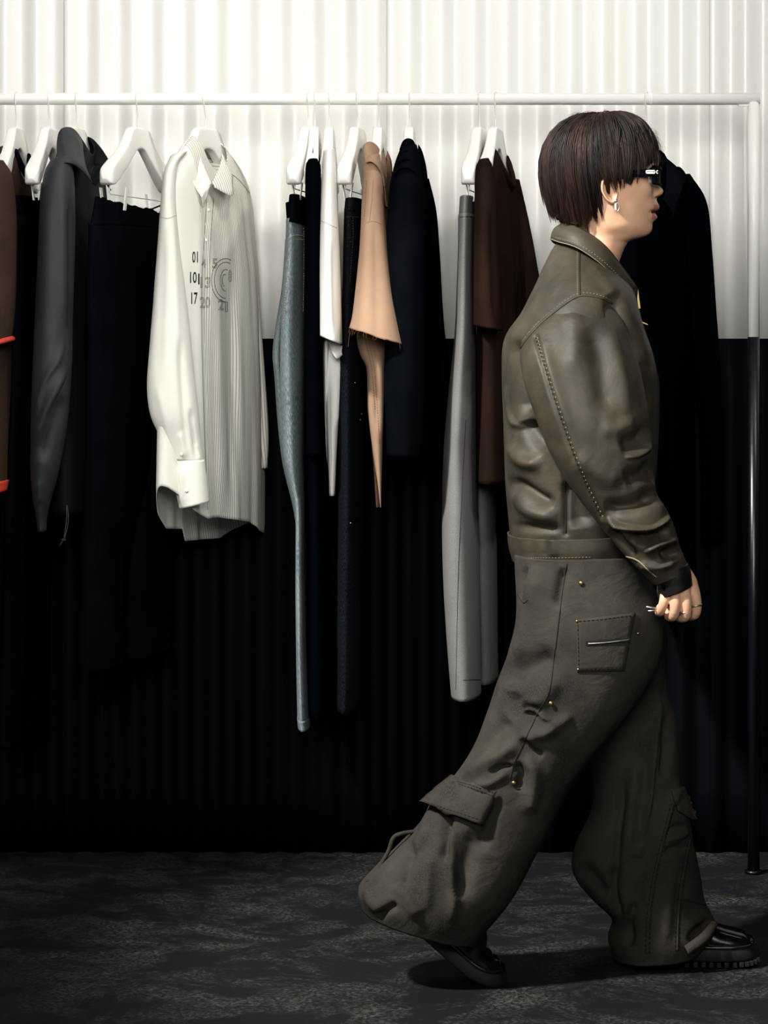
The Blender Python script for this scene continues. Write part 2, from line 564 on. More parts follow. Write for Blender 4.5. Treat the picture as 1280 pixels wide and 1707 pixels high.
def hair_mat():
    m, nt, b = nodes_mat('dark_brown_hair')
    N, L = nt.nodes, nt.links
    tc = N.new('ShaderNodeTexCoord')
    n = N.new('ShaderNodeTexNoise'); n.inputs['Scale'].default_value = 26; n.inputs['Detail'].default_value = 4
    mp = N.new('ShaderNodeMapping'); mp.inputs['Scale'].default_value = (1, 1, 0.25)
    L.new(tc.outputs['Object'], mp.inputs[0]); L.new(mp.outputs[0], n.inputs['Vector'])
    cr = N.new('ShaderNodeValToRGB')
    cr.color_ramp.elements[0].position = 0.35; cr.color_ramp.elements[0].color = srgb(14, 10, 9)
    cr.color_ramp.elements[1].position = 0.7; cr.color_ramp.elements[1].color = srgb(50, 32, 26)
    L.new(n.outputs['Fac'], cr.inputs[0]); L.new(cr.outputs[0], b.inputs['Base Color'])
    b.inputs['Roughness'].default_value = 0.5
    b.inputs['Specular IOR Level'].default_value = 0.22
    return m
M['hair'] = hair_mat()

def floor_mat():
    m, nt, b = nodes_mat('trowelled_black_concrete')
    N, L = nt.nodes, nt.links
    tc = N.new('ShaderNodeTexCoord')
    mp = N.new('ShaderNodeMapping'); mp.inputs['Rotation'].default_value = (0, 0, 0.35)
    L.new(tc.outputs['Object'], mp.inputs[0])
    # swirled trowel marks: a warped noise
    w = N.new('ShaderNodeTexNoise'); w.inputs['Scale'].default_value = 2.6; w.inputs['Detail'].default_value = 3
    L.new(mp.outputs[0], w.inputs['Vector'])
    ad = N.new('ShaderNodeVectorMath'); ad.operation = 'MULTIPLY_ADD'
    ad.inputs[1].default_value = (0.55, 0.55, 0.55)
    L.new(w.outputs['Color'], ad.inputs[0]); L.new(mp.outputs[0], ad.inputs[2])
    n1 = N.new('ShaderNodeTexNoise'); n1.inputs['Scale'].default_value = 5.5; n1.inputs['Detail'].default_value = 10
    n1.inputs['Roughness'].default_value = 0.7
    L.new(ad.outputs[0], n1.inputs['Vector'])
    n2 = N.new('ShaderNodeTexNoise'); n2.inputs['Scale'].default_value = 120; n2.inputs['Detail'].default_value = 5
    n2.inputs['Roughness'].default_value = 0.7
    L.new(mp.outputs[0], n2.inputs['Vector'])
    r1 = N.new('ShaderNodeMapRange'); r1.inputs[1].default_value = 0.46; r1.inputs[2].default_value = 0.80
    L.new(n1.outputs['Fac'], r1.inputs[0])
    r2 = N.new('ShaderNodeMapRange'); r2.inputs[1].default_value = 0.44; r2.inputs[2].default_value = 0.72
    L.new(n2.outputs['Fac'], r2.inputs[0])
    mu = N.new('ShaderNodeMath'); mu.operation = 'MULTIPLY'
    L.new(r1.outputs[0], mu.inputs[0]); L.new(r2.outputs[0], mu.inputs[1])
    # ridges left by the trowel edge
    n3 = N.new('ShaderNodeTexNoise'); n3.noise_type = 'RIDGED_MULTIFRACTAL'
    n3.inputs['Scale'].default_value = 2.1; n3.inputs['Detail'].default_value = 3
    L.new(ad.outputs[0], n3.inputs['Vector'])
    r3 = N.new('ShaderNodeMapRange'); r3.inputs[1].default_value = 0.88; r3.inputs[2].default_value = 1.08
    L.new(n3.outputs['Fac'], r3.inputs[0])
    m3 = N.new('ShaderNodeMath'); m3.operation = 'MULTIPLY'
    L.new(r3.outputs[0], m3.inputs[0]); L.new(r2.outputs[0], m3.inputs[1])
    sm = N.new('ShaderNodeMath'); sm.operation = 'MAXIMUM'; sm.use_clamp = True
    L.new(mu.outputs[0], sm.inputs[0]); L.new(m3.outputs[0], sm.inputs[1])
    mx = N.new('ShaderNodeMix'); mx.data_type = 'RGBA'
    mx.inputs[6].default_value = srgb(13, 15, 19); mx.inputs[7].default_value = srgb(132, 130, 120)
    L.new(sm.outputs[0], mx.inputs[0]); L.new(mx.outputs[2], b.inputs['Base Color'])
    h = N.new('ShaderNodeMath'); h.operation = 'ADD'
    L.new(n1.outputs['Fac'], h.inputs[0]); L.new(sm.outputs[0], h.inputs[1])
    bp = N.new('ShaderNodeBump'); bp.inputs['Strength'].default_value = 0.5; bp.inputs['Distance'].default_value = 0.006
    L.new(h.outputs[0], bp.inputs['Height']); L.new(bp.outputs[0], b.inputs['Normal'])
    b.inputs['Roughness'].default_value = 0.62
    b.inputs['Specular IOR Level'].default_value = 0.3
    return m
M['floor'] = floor_mat()

# ------------------------------------------------------------------ setting: floor and corrugated wall
WALL_Y = 6.635
def structure(o):
    o['kind'] = 'structure'
    return o

fx, fy = np.meshgrid(np.linspace(-3.1, 3.1, 63), np.linspace(2.6, 6.64, 42))
fv = np.stack([fx.ravel(), fy.ravel(), np.zeros(fx.size)], 1)
fv[:, 2] = 0.0012 * noise3(fv, (3, 3, 3), 3) - 0.0012
floor = structure(emit('floor', G(fv, grid_faces(42, 63, False)), M['floor']))

PITCH, WAVE = 0.0775, 0.0076
wall = structure(bpy.data.objects.new('wall_back', None))
wall.location = (0, WALL_Y, 0)
COL.objects.link(wall)
def sheet_mesh(name, z0, z1, mat):
    npitch, seg = 10, 18
    n = npitch * seg + 1
    x = np.linspace(-0.012, npitch * PITCH, n)
    y = -WAVE * np.cos(2 * PI * x / PITCH) - np.where(x < 0.02, 0.0012, 0)
    zs = np.linspace(z0, z1, 9)
    V = np.array([(xx, yy, z) for z in zs for xx, yy in zip(x, y)])
    g = G(V, grid_faces(9, n, False))
    me = bpy.data.meshes.new(name)
    me.from_pydata([tuple(v) for v in g.V], [], g.F)
    me.materials.append(mat)
    me.polygons.foreach_set('use_smooth', np.ones(len(me.polygons), dtype=bool))
    return me
PHASE = 0.018
SPLIT = CAMZ - 0.002
up_me = sheet_mesh('corrugated_sheet', SPLIT, 3.6, M['wall_white'])
lo_me = sheet_mesh('corrugated_sheet', 0.0, SPLIT, M['wall_black'])
for i in range(8):
    for me in (up_me, lo_me):
        o = bpy.data.objects.new('corrugated_sheet', me)
        COL.objects.link(o)
        o.parent = wall
        o.location = (-3.1 + PHASE + i * 10 * PITCH, 0, 0)
        s = o.modifiers.new('thickness', 'SOLIDIFY'); s.thickness = 0.0008; s.offset = 1

# ------------------------------------------------------------------ clothes rack
RY = 6.38
RZ = float(W(640, 165, RY)[2])
RR = 0.0138
PX = float(W(1256, 300, RY)[0])
LX = -2.35
rack = thing('clothes_rack', 'long white rail on slim posts painted black below, carrying the hanging clothes', 'clothes rack', (PX, RY, 0))
def pipe(a, b, r, n=2, ns=24):
    return tube(np.linspace(a, b, n), r, ns, True)
emit('rail', pipe((LX - RR, RY, RZ), (PX + RR, RY, RZ), RR), M['rail_white'], rack, rack)
for x in (PX, LX):
    up = emit('upper_post', pipe((x, RY, SPLIT + 0.004), (x, RY, RZ - RR * 0.6), RR), M['rail_white'], rack, rack)
    emit('lower_post', pipe((x, RY, 0.0), (x, RY, SPLIT + 0.004), RR), M['rail_black'], rack, rack, label='black painted lower post')
    emit('foot_plate', join(pipe((x, RY, 0.0), (x, RY, 0.006), RR * 1.5)), M['rail_black'], rack, rack)
emit('weld_tab', box(PX - 0.024, RY, RZ - RR - 0.001, 0.022, 0.012, 0.004), M['rail_white'], rack, rack, smooth=False)
emit('joint_ring', pipe((float(W(1083, 165, RY)[0]), RY, RZ), (float(W(1087, 165, RY)[0]), RY, RZ), RR + 0.0006), M['rail_white'], rack, rack)

# ------------------------------------------------------------------ hangers
HTOP = float(W(640, 213, RY)[2])      # top of the wooden body
def frame_of(px, alpha, Y=RY):
    a = math.radians(alpha)
    O = W(px, 165, Y)
    return O, np.array((math.sin(a), math.cos(a), 0)), np.array((math.cos(a), -math.sin(a), 0))

def loc2w(fr, u, v, z):
    O, U, Vv = fr
    return np.array((O[0], O[1], 0)) + u * U + v * Vv + np.array((0, 0, z))

TOPZ = [(0, 0), (0.045, -0.001), (0.058, -0.006), (0.09, -0.040), (0.13, -0.066), (0.17, -0.085), (0.198, -0.100), (0.211, -0.114), (0.216, -0.128)]
BOTZ = [(0, -0.049), (0.025, -0.052), (0.05, -0.068), (0.10, -0.098), (0.155, -0.130), (0.185, -0.142), (0.200, -0.143), (0.211, -0.139), (0.216, -0.131)]
def hanger_body(fr):
    us = np.r_[np.linspace(0, 0.044, 5), np.linspace(0.045, 0.06, 8), np.linspace(0.07, 0.2, 16), np.linspace(0.2, 0.216, 7)[1:]]
    us = np.r_[-us[::-1], us[1:]]
    rings = []
    for u in us:
        a = abs(u)
        zt = np.interp(a, *zip(*TOPZ)); zb = np.interp(a, *zip(*BOTZ))
        hw = np.interp(a, (0, 0.06, 0.12, 0.2, 0.209, 0.216), (0.0105, 0.0112, 0.0135, 0.0165, 0.0145, 0.006))
        vc = -0.004 * (a / 0.2)**2 * 0
        hz = (zt - zb) / 2; cz = (zt + zb) / 2
        th = np.linspace(0, 2 * PI, 20, endpoint=False)
        rings.append([loc2w(fr, u, vc + hw * c, HTOP + cz + hz * s) for c, s in zip(spow(np.cos(th), 7.0), spow(np.sin(th), 7.0))])
    return ring_geo(np.array(rings), True, True)

def hanger(px, alpha, label, clips=None, group='white hangers on the rail'):
    fr = frame_of(px, alpha)
    h = thing('clothes_hanger', label, 'hanger', (fr[0][0], RY, HTOP), group)
    emit('hanger_body', hanger_body(fr), M['hanger'], h, h)
    dz = RZ - HTOP
    r = RR + 0.0017
    keys = [(0, -0.006), (0, 0.012), (0.0015, 0.022), (-0.003, 0.034), (-0.011, dz - 0.013), (-r * 0.99, dz), (-r * 0.72, dz + r * 0.72), (0, dz + r), (r * 0.72, dz + r * 0.72), (r, dz), (r * 1.02, dz - 0.006)]
    P = [loc2w(fr, u, 0, HTOP + z) for u, z in hermite(keys, 46)]
    emit('hook', tube(P, 0.0016, 8), M['wire'], h, h)
    if clips is not None:
        zb, un, uf = clips[:3]     # bar height, clip positions
        cv = clips[3] if len(clips) > 3 else 0.010
        emit('clip_bar', tube([loc2w(fr, -0.185, 0, HTOP - 0.138), loc2w(fr, -0.184, 0, zb + 0.003), loc2w(fr, -0.180, 0, zb), loc2w(fr, 0.18, 0, zb), loc2w(fr, 0.184, 0, zb + 0.003), loc2w(fr, 0.185, 0, HTOP - 0.138)], 0.0014, 6), M['wire'], h, h)
        for u in (un, uf):
            for sv in (-1, 1):
                dn = 0.036 if len(clips) > 3 else 0.024
                A, B = ([loc2w(fr, u + du, sv * (cv + t - dv), zb + dz2) for du, dv, dz2 in ((-0.007, 0, 0.016), (0.007, 0, 0.016), (0.007, 0.0055, -dn), (-0.007, 0.0055, -dn))] for t in (0.0, 0.0025))
                emit('clip_jaw', slab(A, B), M['hanger'], h, h, smooth=False)
    return fr

def garment_body(fr, prof, shoulder, hem_f, hem_b, neck_w=0.0, dip_f=0.0, dip_b=0.0, ncol=46, nrow=70, fold=0.0, seed=1, kfold=9.0, ramp=0.05, gexp=2.4, neck_c=0.0, arc_uv=False):
    """hanging top. local u along the hanger (negative = near), v to the garment's front.
    prof rows (z, u_near, u_far, half_thickness, v_centre); shoulder rows (u, z); hem rows (s, z)"""
    Pz = sorted(prof)
    col = lambda k, z: np.interp(z, [p[0] for p in Pz], [p[k] for p in Pz])
    s = np.linspace(-1, 1, ncol)
    s = np.sign(s) * (1 - (1 - np.abs(s))**1.25)
    su, sz = zip(*sorted(shoulder))
    P = np.zeros((nrow, 2 * ncol - 2, 3)); UV = np.zeros((nrow, 2 * ncol - 2, 2)); S = np.zeros((nrow, 2 * ncol - 2, 2))
    tt = np.linspace(0, 1, nrow)**1.35
    idx = 0
    for side, cols in ((1, range(ncol)), (-1, range(ncol - 2, 0, -1))):
        hem = hem_f if side > 0 else hem_b
        dip = dip_f if side > 0 else dip_b
        hs, hz = zip(*sorted(hem))
        for c in cols:
            sc = s[c]
            u0 = su[0] + (sc + 1) / 2 * (su[-1] - su[0])
            zsh = float(np.interp(u0, su, sz))
            ztop = zsh
            if neck_w and abs(u0 - neck_c) < neck_w:
                ztop = zsh - dip * math.sqrt(max(0, 1 - ((u0 - neck_c) / neck_w)**2))
            zhem = float(np.interp(sc, hs, hz))
            z = ztop + (zhem - ztop) * tt
            un, uf, th, vc = (col(k, z) for k in (1, 2, 3, 4))
            d = np.clip((zsh - z) / ramp, 0, 1)
            rp = np.sqrt(1 - (1 - d)**2)
            g = max(0.0, 1 - abs(sc)**gexp)**0.5
            u = un + (sc + 1) / 2 * (uf - un)
            down = np.clip((zsh - z) / 0.5, 0, 1)
            v = vc + side * th * g * rp
            if fold:
                q = np.stack([np.full(nrow, sc * kfold * 0.5 + side * 40), z * 1.3, np.full(nrow, seed * 7.3)], 1)
                v = v + fold * down * g * (noise3(q, 1.0, seed) + 0.5 * noise3(q, 2.0, seed + 3))
            for r in range(nrow):
                P[r, idx] = loc2w(fr, u[r], v[r], z[r])
            S[:, idx, 0] = u; S[:, idx, 1] = side
            UV[:, idx, 0] = u + (0 if side > 0 else 2.0); UV[:, idx, 1] = z
            idx += 1
    g = ring_geo(P)
    if not arc_uv: g.uv = UV.reshape(-1, 2)
    g.S = S.reshape(-1, 2)
    return g

def band(pa, pb, n=40, bulge=0.004, thick=0.002, m=6):
    """strip of cloth between two 3D polylines (collars, flaps); thickness by solidify"""
    A, B = hermite(pa, n), hermite(pb, n)
    P = np.zeros((m, n, 3))
    for j in range(m):
        t = j / (m - 1)
        P[j] = A * (1 - t) + B * t
    g = G(P.reshape(-1, 3), grid_faces(m, n, False))
    N = g.normals()
    w = np.sin(np.linspace(0, PI, m))[:, None].repeat(n, 1).reshape(-1)
    c = g.V.mean(0)
    g.V = g.V + N * (bulge * w)[:, None]
    g.uv = g.V[:, [0, 2]].copy()
    return g

# ------------------------------------------------------------------ garments on the rail
def zy(py, Y=RY):
    return float(W(640, py, Y)[2])

def sh_line(drop_n=0.118, drop_f=0.118, un=-0.235, uf=0.235, nz=-0.012, nw=0.075):
    """shoulder seam: rides just above the hanger"""
    return [(un, HTOP - drop_n - 0.012), (-0.17, HTOP - 0.074), (-0.12, HTOP - 0.048), (-nw, HTOP + nz), (nw, HTOP + nz), (0.12, HTOP - 0.048), (0.17, HTOP - 0.074), (uf, HTOP - drop_f - 0.012)]

# --- 1 brown knit top, partly out of the frame
fr = hanger(27, 3, 'white wooden hanger farthest left, holding the brown knit top')
t1 = thing('knit_top', 'brown knit top with coral red edges, leftmost on the rail', 'sweater', (fr[0][0], RY, zy(825)))
b = garment_body(fr, [(zy(830), -0.20, 0.22, 0.040, -0.010), (zy(600), -0.21, 0.22, 0.040, -0.010), (zy(330), -0.20, 0.22, 0.032, -0.012), (zy(215), -0.2, 0.2, 0.026, -0.010)],
    sh_line(nz=-0.045, nw=0.095), [(-1, zy(812)), (1, zy(812))], [(-1, zy(812)), (1, zy(812))], 0.085, 0.075, 0.035, fold=0.006, seed=3)
emit('knit_body', b, M['brown_knit'], t1, t1, solid=0.003)
g = loft([(-16, 268, 5, 268, 6.185, 0.02), (-40, 300, 20, 296, 6.175, 0.04), (-52, 360, 27, 360, 6.17, 0.05), (-62, 450, 28, 450, 6.165, 0.055), (-72, 520, 24, 530, 6.16, 0.06), (-76, 590, 20, 562, 6.16, 0.062)], 60, 40)
emit('sleeve', crumple(g, 0.003, 9, 5), M['brown_knit'], t1, t1, solid=0.004)
last = g.V[-40:]
emit('sleeve_binding', tube(np.r_[last, last[:1]] - np.array((0, 0, 0.004)), 0.0065, 8, False), M['coral'], t1, t1, label='coral red edge of the sleeve')
g = loft([(-90, 812, 15, 800, 6.19, 0.05), (-92, 835, 12, 818, 6.19, 0.051)], 6, 40)
emit('hem_binding', g, M['coral'], t1, t1, solid=0.004, label='coral red hem')
NB = [loc2w(fr, u, v, z) for u, v, z in ((-0.083, 0.012, HTOP - 0.058), (-0.05, 0.026, HTOP - 0.10), (0.0, 0.031, HTOP - 0.118), (0.05, 0.026, HTOP - 0.10), (0.083, 0.012, HTOP - 0.058))]
emit('neck_band', tube(hermite(NB, 40), 0.007, 8), M['black_cloth2'], t1, t1)
LB = [loc2w(fr, u, -0.016, z) for u, z in ((-0.05, HTOP - 0.055), (0.06, HTOP - 0.055))]
LC = [loc2w(fr, u, -0.019, z) for u, z in ((-0.05, HTOP - 0.15), (0.06, HTOP - 0.15))]
emit('neck_lining', band(LB, LC, 12, 0.004), M['maroon'], t1, t1, solid=0.0015, label='maroon lining inside the neck')
emit('care_label', slab([loc2w(fr, u, -0.012, z) for u, z in ((-0.05, HTOP - 0.09), (-0.03, HTOP - 0.09), (-0.03, HTOP - 0.125), (-0.05, HTOP - 0.125))], [loc2w(fr, u, -0.0105, z) for u, z in ((-0.05, HTOP - 0.09), (-0.03, HTOP - 0.09), (-0.03, HTOP - 0.125), (-0.05, HTOP - 0.125))]), M['white_cotton'], t1, t1, smooth=False)

def trousers(name, label, px, keys_near, keys_far, mat, wb=None, wb_mat=None, nv=90, nu=48, seed=1, amp=0.002, cat='trousers', scale=10):
    t = thing(name, label, cat, (float(W(px, 165, RY)[0]), RY, zy(keys_near[-1][1])))
    if wb is not None:
        emit('waistband', crumple(loft(wb, 12, nu), 0.0008, 20, seed + 3), wb_mat or mat, t, t, solid=0.002)
    g = crumple(loft(keys_near, nv, nu), amp, scale, seed, (1, 1, 0.3))
    emit('trouser_leg', g, mat, t, t, solid=0.002)
    if keys_far is not None:
        emit('trouser_leg', crumple(loft(keys_far, nv // 2, nu // 2), amp, scale, seed + 11, (1, 1, 0.3)), mat, t, t, solid=0.002)
    return t, g

# --- 2 midnight trousers clipped to hanger
fr = hanger(82, 4, 'white clip hanger with midnight trousers beside the brown knit top', clips=(zy(322), -0.150, 0.13))
trousers('hanging_trousers', 'midnight blue trousers clipped between brown knit top and charcoal windbreaker', 82,
    [(36, 366, 66, 364, 6.33, 0.16, -40), (36, 450, 68, 450, 6.33, 0.165, -40), (32, 600, 72, 600, 6.34, 0.16, -40), (20, 800, 68, 800, 6.35, 0.15, -30), (12, 1000, 60, 1000, 6.36, 0.14, -30), (4, 1235, 52, 1238, 6.36, 0.13, -30)],
    [(50, 560, 86, 560, 6.44, 0.10, -30), (44, 800, 84, 800, 6.44, 0.12, -30), (30, 1225, 74, 1225, 6.44, 0.12, -30)],
    M['navy'], [(36, 331, 65, 329, 6.33, 0.155, -40), (36, 368, 66, 366, 6.33, 0.16, -40)], seed=21)

# --- 3 charcoal windbreaker
fr = hanger(128, 6, 'white wooden hanger under the stand-up collar of the charcoal windbreaker')
t3 = thing('windbreaker', 'charcoal windbreaker with stand-up collar and drawcord at the hem', 'jacket', (fr[0][0], RY, zy(885)))
b = garment_body(fr, [(zy(900), -0.17, 0.21, 0.050, 0.008), (zy(650), -0.19, 0.23, 0.056, 0.006), (zy(400), -0.20, 0.23, 0.048, 0.004), (zy(215), -0.20, 0.21, 0.030, 0)],
    sh_line(), [(-1, zy(850)), (1, zy(860))], [(-1, zy(850)), (1, zy(860))], 0.07, 0.05, 0.01, fold=0.008, seed=5)
emit('jacket_body', b, M['charcoal_dark'], t3, t3, solid=0.002)
g = loft([(84, 268, 116, 260, 6.195, 0.034), (74, 292, 122, 286, 6.182, 0.046), (67, 350, 124, 345, 6.17, 0.054), (63, 430, 124, 430, 6.165, 0.055), (59, 520, 122, 520, 6.16, 0.055), (55, 610, 120, 610, 6.155, 0.055), (52, 700, 112, 705, 6.155, 0.052), (50, 780, 98, 785, 6.16, 0.045), (54, 830, 84, 835, 6.165, 0.035), (60, 862, 78, 864, 6.17, 0.026), (62, 886, 77, 886, 6.17, 0.022)], 150, 60)
crumple(g, 0.0022, 10, 4, (1, 1, 0.4))
sculpt(g, [([(108, 560), (100, 600), (75, 640), (60, 700)], 7, 0.006, 's'), ([(112, 612), (100, 640), (78, 690), (60, 745)], 9, 0.010, 's'), ([(104, 300), (107, 420), (107, 560)], 8, 0.007, 'g'), ([(118, 320), (120, 440), (118, 560)], 8, -0.010, 'g'), ([(80, 320), (76, 460), (70, 580)], 10, 0.003, 'g'),
    ([(110, 660), (92, 705), (70, 770)], 14, -0.012, 'g'), ([(64, 800), (66, 840)], 5, 0.004)])
emit('sleeve', g, M['charcoal'], t3, t3, solid=0.002)
g = loft([(150, 300, 176, 300, 6.57, 0.02), (146, 400, 182, 400, 6.58, 0.03), (140, 600, 178, 600, 6.58, 0.03), (136, 850, 166, 850, 6.58, 0.025)], 60, 24)
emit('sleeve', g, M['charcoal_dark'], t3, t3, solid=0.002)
# collar: a tall panel at the near side, a pointed one at the far side
ca = [W(97, 262, 6.21), W(96.5, 236, 6.23), W(102, 216, 6.245), W(118, 214, 6.265), W(130, 225, 6.285), W(136, 240, 6.31)]
cb = [W(90, 284, 6.17), W(100, 276, 6.155), W(112, 272, 6.155), W(126, 277, 6.17), W(140, 290, 6.21), W(153, 306, 6.25)]
emit('collar', band(ca, cb, 40, 0.006), M['charcoal'], t3, t3, solid=0.003)
ca = [W(147, 228, 6.50), W(156, 233, 6.48), W(168, 247, 6.45), W(180, 264, 6.42)]
cb = [W(150, 262, 6.44), W(156, 274, 6.40), W(166, 280, 6.38), W(182, 273, 6.40)]
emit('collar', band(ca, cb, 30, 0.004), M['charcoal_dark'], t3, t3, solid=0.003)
ca = [W(152, 290, 6.30), W(158, 278, 6.32), W(168, 275, 6.34), W(180, 272, 6.36)]
cb = [W(160, 310, 6.28), W(168, 302, 6.30), W(176, 306, 6.32), W(184, 318, 6.34)]
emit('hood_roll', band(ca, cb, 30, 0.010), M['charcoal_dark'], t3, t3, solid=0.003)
dc = np.array([W(x, y, 6.2) for x, y in ((112, 842), (114, 862), (112, 880), (107, 898), (109, 880), (111, 862), (111, 842))])
emit('drawcord', tube(hermite(dc, 40), 0.0011, 6), M['ink_line'], t3, t3)
emit('cord_stopper', ellipsoid(W(106, 900, 6.2), (0.006, 0.004, 0.004)), M['sole'], t3, t3)
emit('cord_end', tube([W(104, 902, 6.2), W(99, 910, 6.2)], 0.0012, 6), M['ink_line'], t3, t3)

# --- 4 black frayed trousers on clip hanger
fr = hanger(230, 15, 'bare white clip hanger, widest in view, over the frayed black trousers', clips=(zy(330), -0.158, 0.14, 0.030))
t4, g = trousers('frayed_trousers', 'wide black trousers with frayed waist clipped left of the white shirt', 230,
    [(160, 376, 262, 372, 6.33, 0.17, -62), (158, 470, 264, 470, 6.33, 0.17, -60), (156, 600, 262, 600, 6.33, 0.165, -55), (150, 760, 250, 760, 6.33, 0.15, -40), (140, 950, 215, 950, 6.31, 0.12, -30), (134, 1112, 208, 1108, 6.30, 0.11, -25)],
    [(200, 600, 285, 600, 6.46, 0.1, -40), (205, 800, 290, 800, 6.46, 0.1, -40), (210, 1090, 285, 1090, 6.46, 0.1, -30)],
    M['black_cloth2'], None, seed=31, nv=120)
wbk = loft([(170, 334, 266, 352, 6.33, 0.165, -62), (162, 380, 264, 376, 6.33, 0.17, -62)], 14, 72)
# frayed top edge
edge = np.zeros(len(wbk.V)); edge[:72] = 1; edge[72:144] = 0.5
wbk.V[:, 2] += edge * 0.004 * noise3(wbk.V, (120, 120, 0.01), 8) + edge * 0.004 * noise3(wbk.V, (520, 520, 0.01), 9)
emit('waistband', wbk, M['black_cloth2'], t4, t4, solid=0.003)
A = [W(228, 360, 6.47), W(246, 352, 6.49), W(268, 343, 6.51)]
B = [W(228, 380, 6.47), W(246, 378, 6.49), W(268, 374, 6.51)]
emit('waist_lining', band(A, B, 24, 0.001), M['white_cotton'], t4, t4, solid=0.001, label='white lining inside the waist')
emit('lining_edge', tube(np.array(A) + np.array((0, -0.002, 0.001)), 0.0016, 6), M['black_cloth'], t4, t4)

# --- 5 white and pinstripe shirt
fr = hanger(343, 20, 'white wooden hanger inside the white and pinstripe shirt')
t5 = thing('button_shirt', 'long sleeved shirt, half white half grey pinstripe, with printed numbers', 'shirt', (fr[0][0], RY, zy(905)))
PL = -0.125          # u of the front placket
sh = [(-0.215, HTOP - 0.118), (-0.17, HTOP - 0.078), (-0.12, HTOP - 0.045), (-0.07, HTOP - 0.020), (0.07, HTOP - 0.020), (0.12, HTOP - 0.046), (0.17, HTOP - 0.070), (0.24, HTOP - 0.118)]
b = garment_body(fr, [(zy(910), -0.265, 0.29, 0.058, 0.012), (zy(800), -0.27, 0.29, 0.058, 0.012), (zy(660), -0.265, 0.285, 0.053, 0.012), (zy(450), -0.24, 0.265, 0.045, 0.010), (zy(320), -0.215, 0.238, 0.036, 0.006), (zy(215), -0.205, 0.205, 0.022, 0)],
    sh, [(-1, zy(800)), (-0.75, zy(842)), (-0.5, zy(858)), (-0.3, zy(858)), (0.0, zy(866)), (0.35, zy(874)), (0.6, zy(892)), (0.85, zy(900)), (1, zy(860))],
    [(-1, zy(800)), (-0.75, zy(850)), (-0.5, zy(876)), (-0.15, zy(881)), (-0.1, zy(902)), (0.6, zy(906)), (1, zy(880))],
    0.078, 0.082, 0.018, ncol=120, nrow=150, fold=0.010, seed=12, kfold=8, arc_uv=True)
px_, py_ = project(b.V)
# long soft folds from the chest to the hem
sculpt(b, [([(352, 380), (360, 520), (368, 700), (372, 860)], 9, 0.008, 'g'), ([(340, 420), (345, 600), (352, 850)], 6, -0.004, 'g'), ([(385, 420), (388, 600), (392, 860)], 10, -0.010, 'g'), ([(412, 380), (422, 600), (432, 860)], 10, 0.006, 'g'), ([(330, 330), (332, 600), (338, 860)], 6, 0.005, 'g'), ([(350, 330), (346, 380)], 8, -0.003)])
mi = []
for f in b.F:
    u = b.S[list(f), 0].mean(); sd = b.S[list(f), 1].mean()
    mi.append(1 if (u > (PL if sd > 0 else -0.03)) else 0)
b.mi = mi
emit('shirt_body', b, [M['cream_cotton'], M['stripe']], t5, t5, solid=0.0012)
bs = b.bvh()
# sleeves
g = loft([(285, 260, 312, 252, 6.225, 0.03), (273, 288, 296, 278, 6.195, 0.036), (268, 340, 293, 336, 6.18, 0.042), (263, 410, 299, 408, 6.172, 0.045), (256, 500, 310, 498, 6.165, 0.05), (250, 570, 318, 570, 6.16, 0.052), (245, 640, 325, 642, 6.16, 0.052), (250, 690, 331, 694, 6.16, 0.048), (267, 730, 335, 734, 6.165, 0.04), (280, 765, 339, 768, 6.165, 0.032)], 150, 64)
crumple(g, 0.0012, 12, 14, (1, 1, 0.3))
sculpt(g, [([(285, 330), (290, 450), (296, 600)], 7, 0.004), ([(272, 380), (268, 520), (262, 640)], 8, -0.004), ([(300, 560), (306, 660), (312, 750)], 6, -0.006), ([(262, 640), (276, 700), (290, 760)], 6, 0.004), ([(318, 680), (324, 730), (330, 765)], 4, -0.006), ([(300, 720), (308, 765)], 5, 0.005), ([(326, 740), (333, 768)], 3, 0.004)])
sl = emit('sleeve', g, M['cream_cotton'], t5, t5, solid=0.0012)
bv = g.bvh()
s1 = stitch(bv, [(268, 362), (280, 364), (293, 359)], 0.0006)
emit('sleeve_seam', s1, M['blue_thread'], sl, t5)
g = loft([(283, 768, 341, 766, 6.163, 0.032), (288, 800, 345, 798, 6.163, 0.034), (299, 848, 349, 836, 6.165, 0.034)], 24, 60)
sculpt(g, [([(300, 775), (303, 845)], 5, 0.006), ([(292, 770), (296, 850)], 4, -0.012)])
cf = emit('cuff', g, M['cream_cotton'], t5, t5, solid=0.0018)
for x, y in ((303, 757), (311, 818)):
    l, nn = cast(g.bvh() if y > 770 else bv, x, y)
    if l is not None:
        emit('button', ellipsoid(l + nn * 0.001, (0.0042, 0.0016, 0.0042), 8, 14), M['white_cotton'], cf, t5)
g = loft([(394, 304, 412, 304, 6.555, 0.014), (398, 350, 422, 350, 6.57, 0.02), (408, 500, 432, 500, 6.575, 0.022), (416, 700, 447, 700, 6.575, 0.022), (424, 780, 446, 780, 6.575, 0.02)], 60, 24)
emit('sleeve', g, M['stripe'], t5, t5, solid=0.0012)
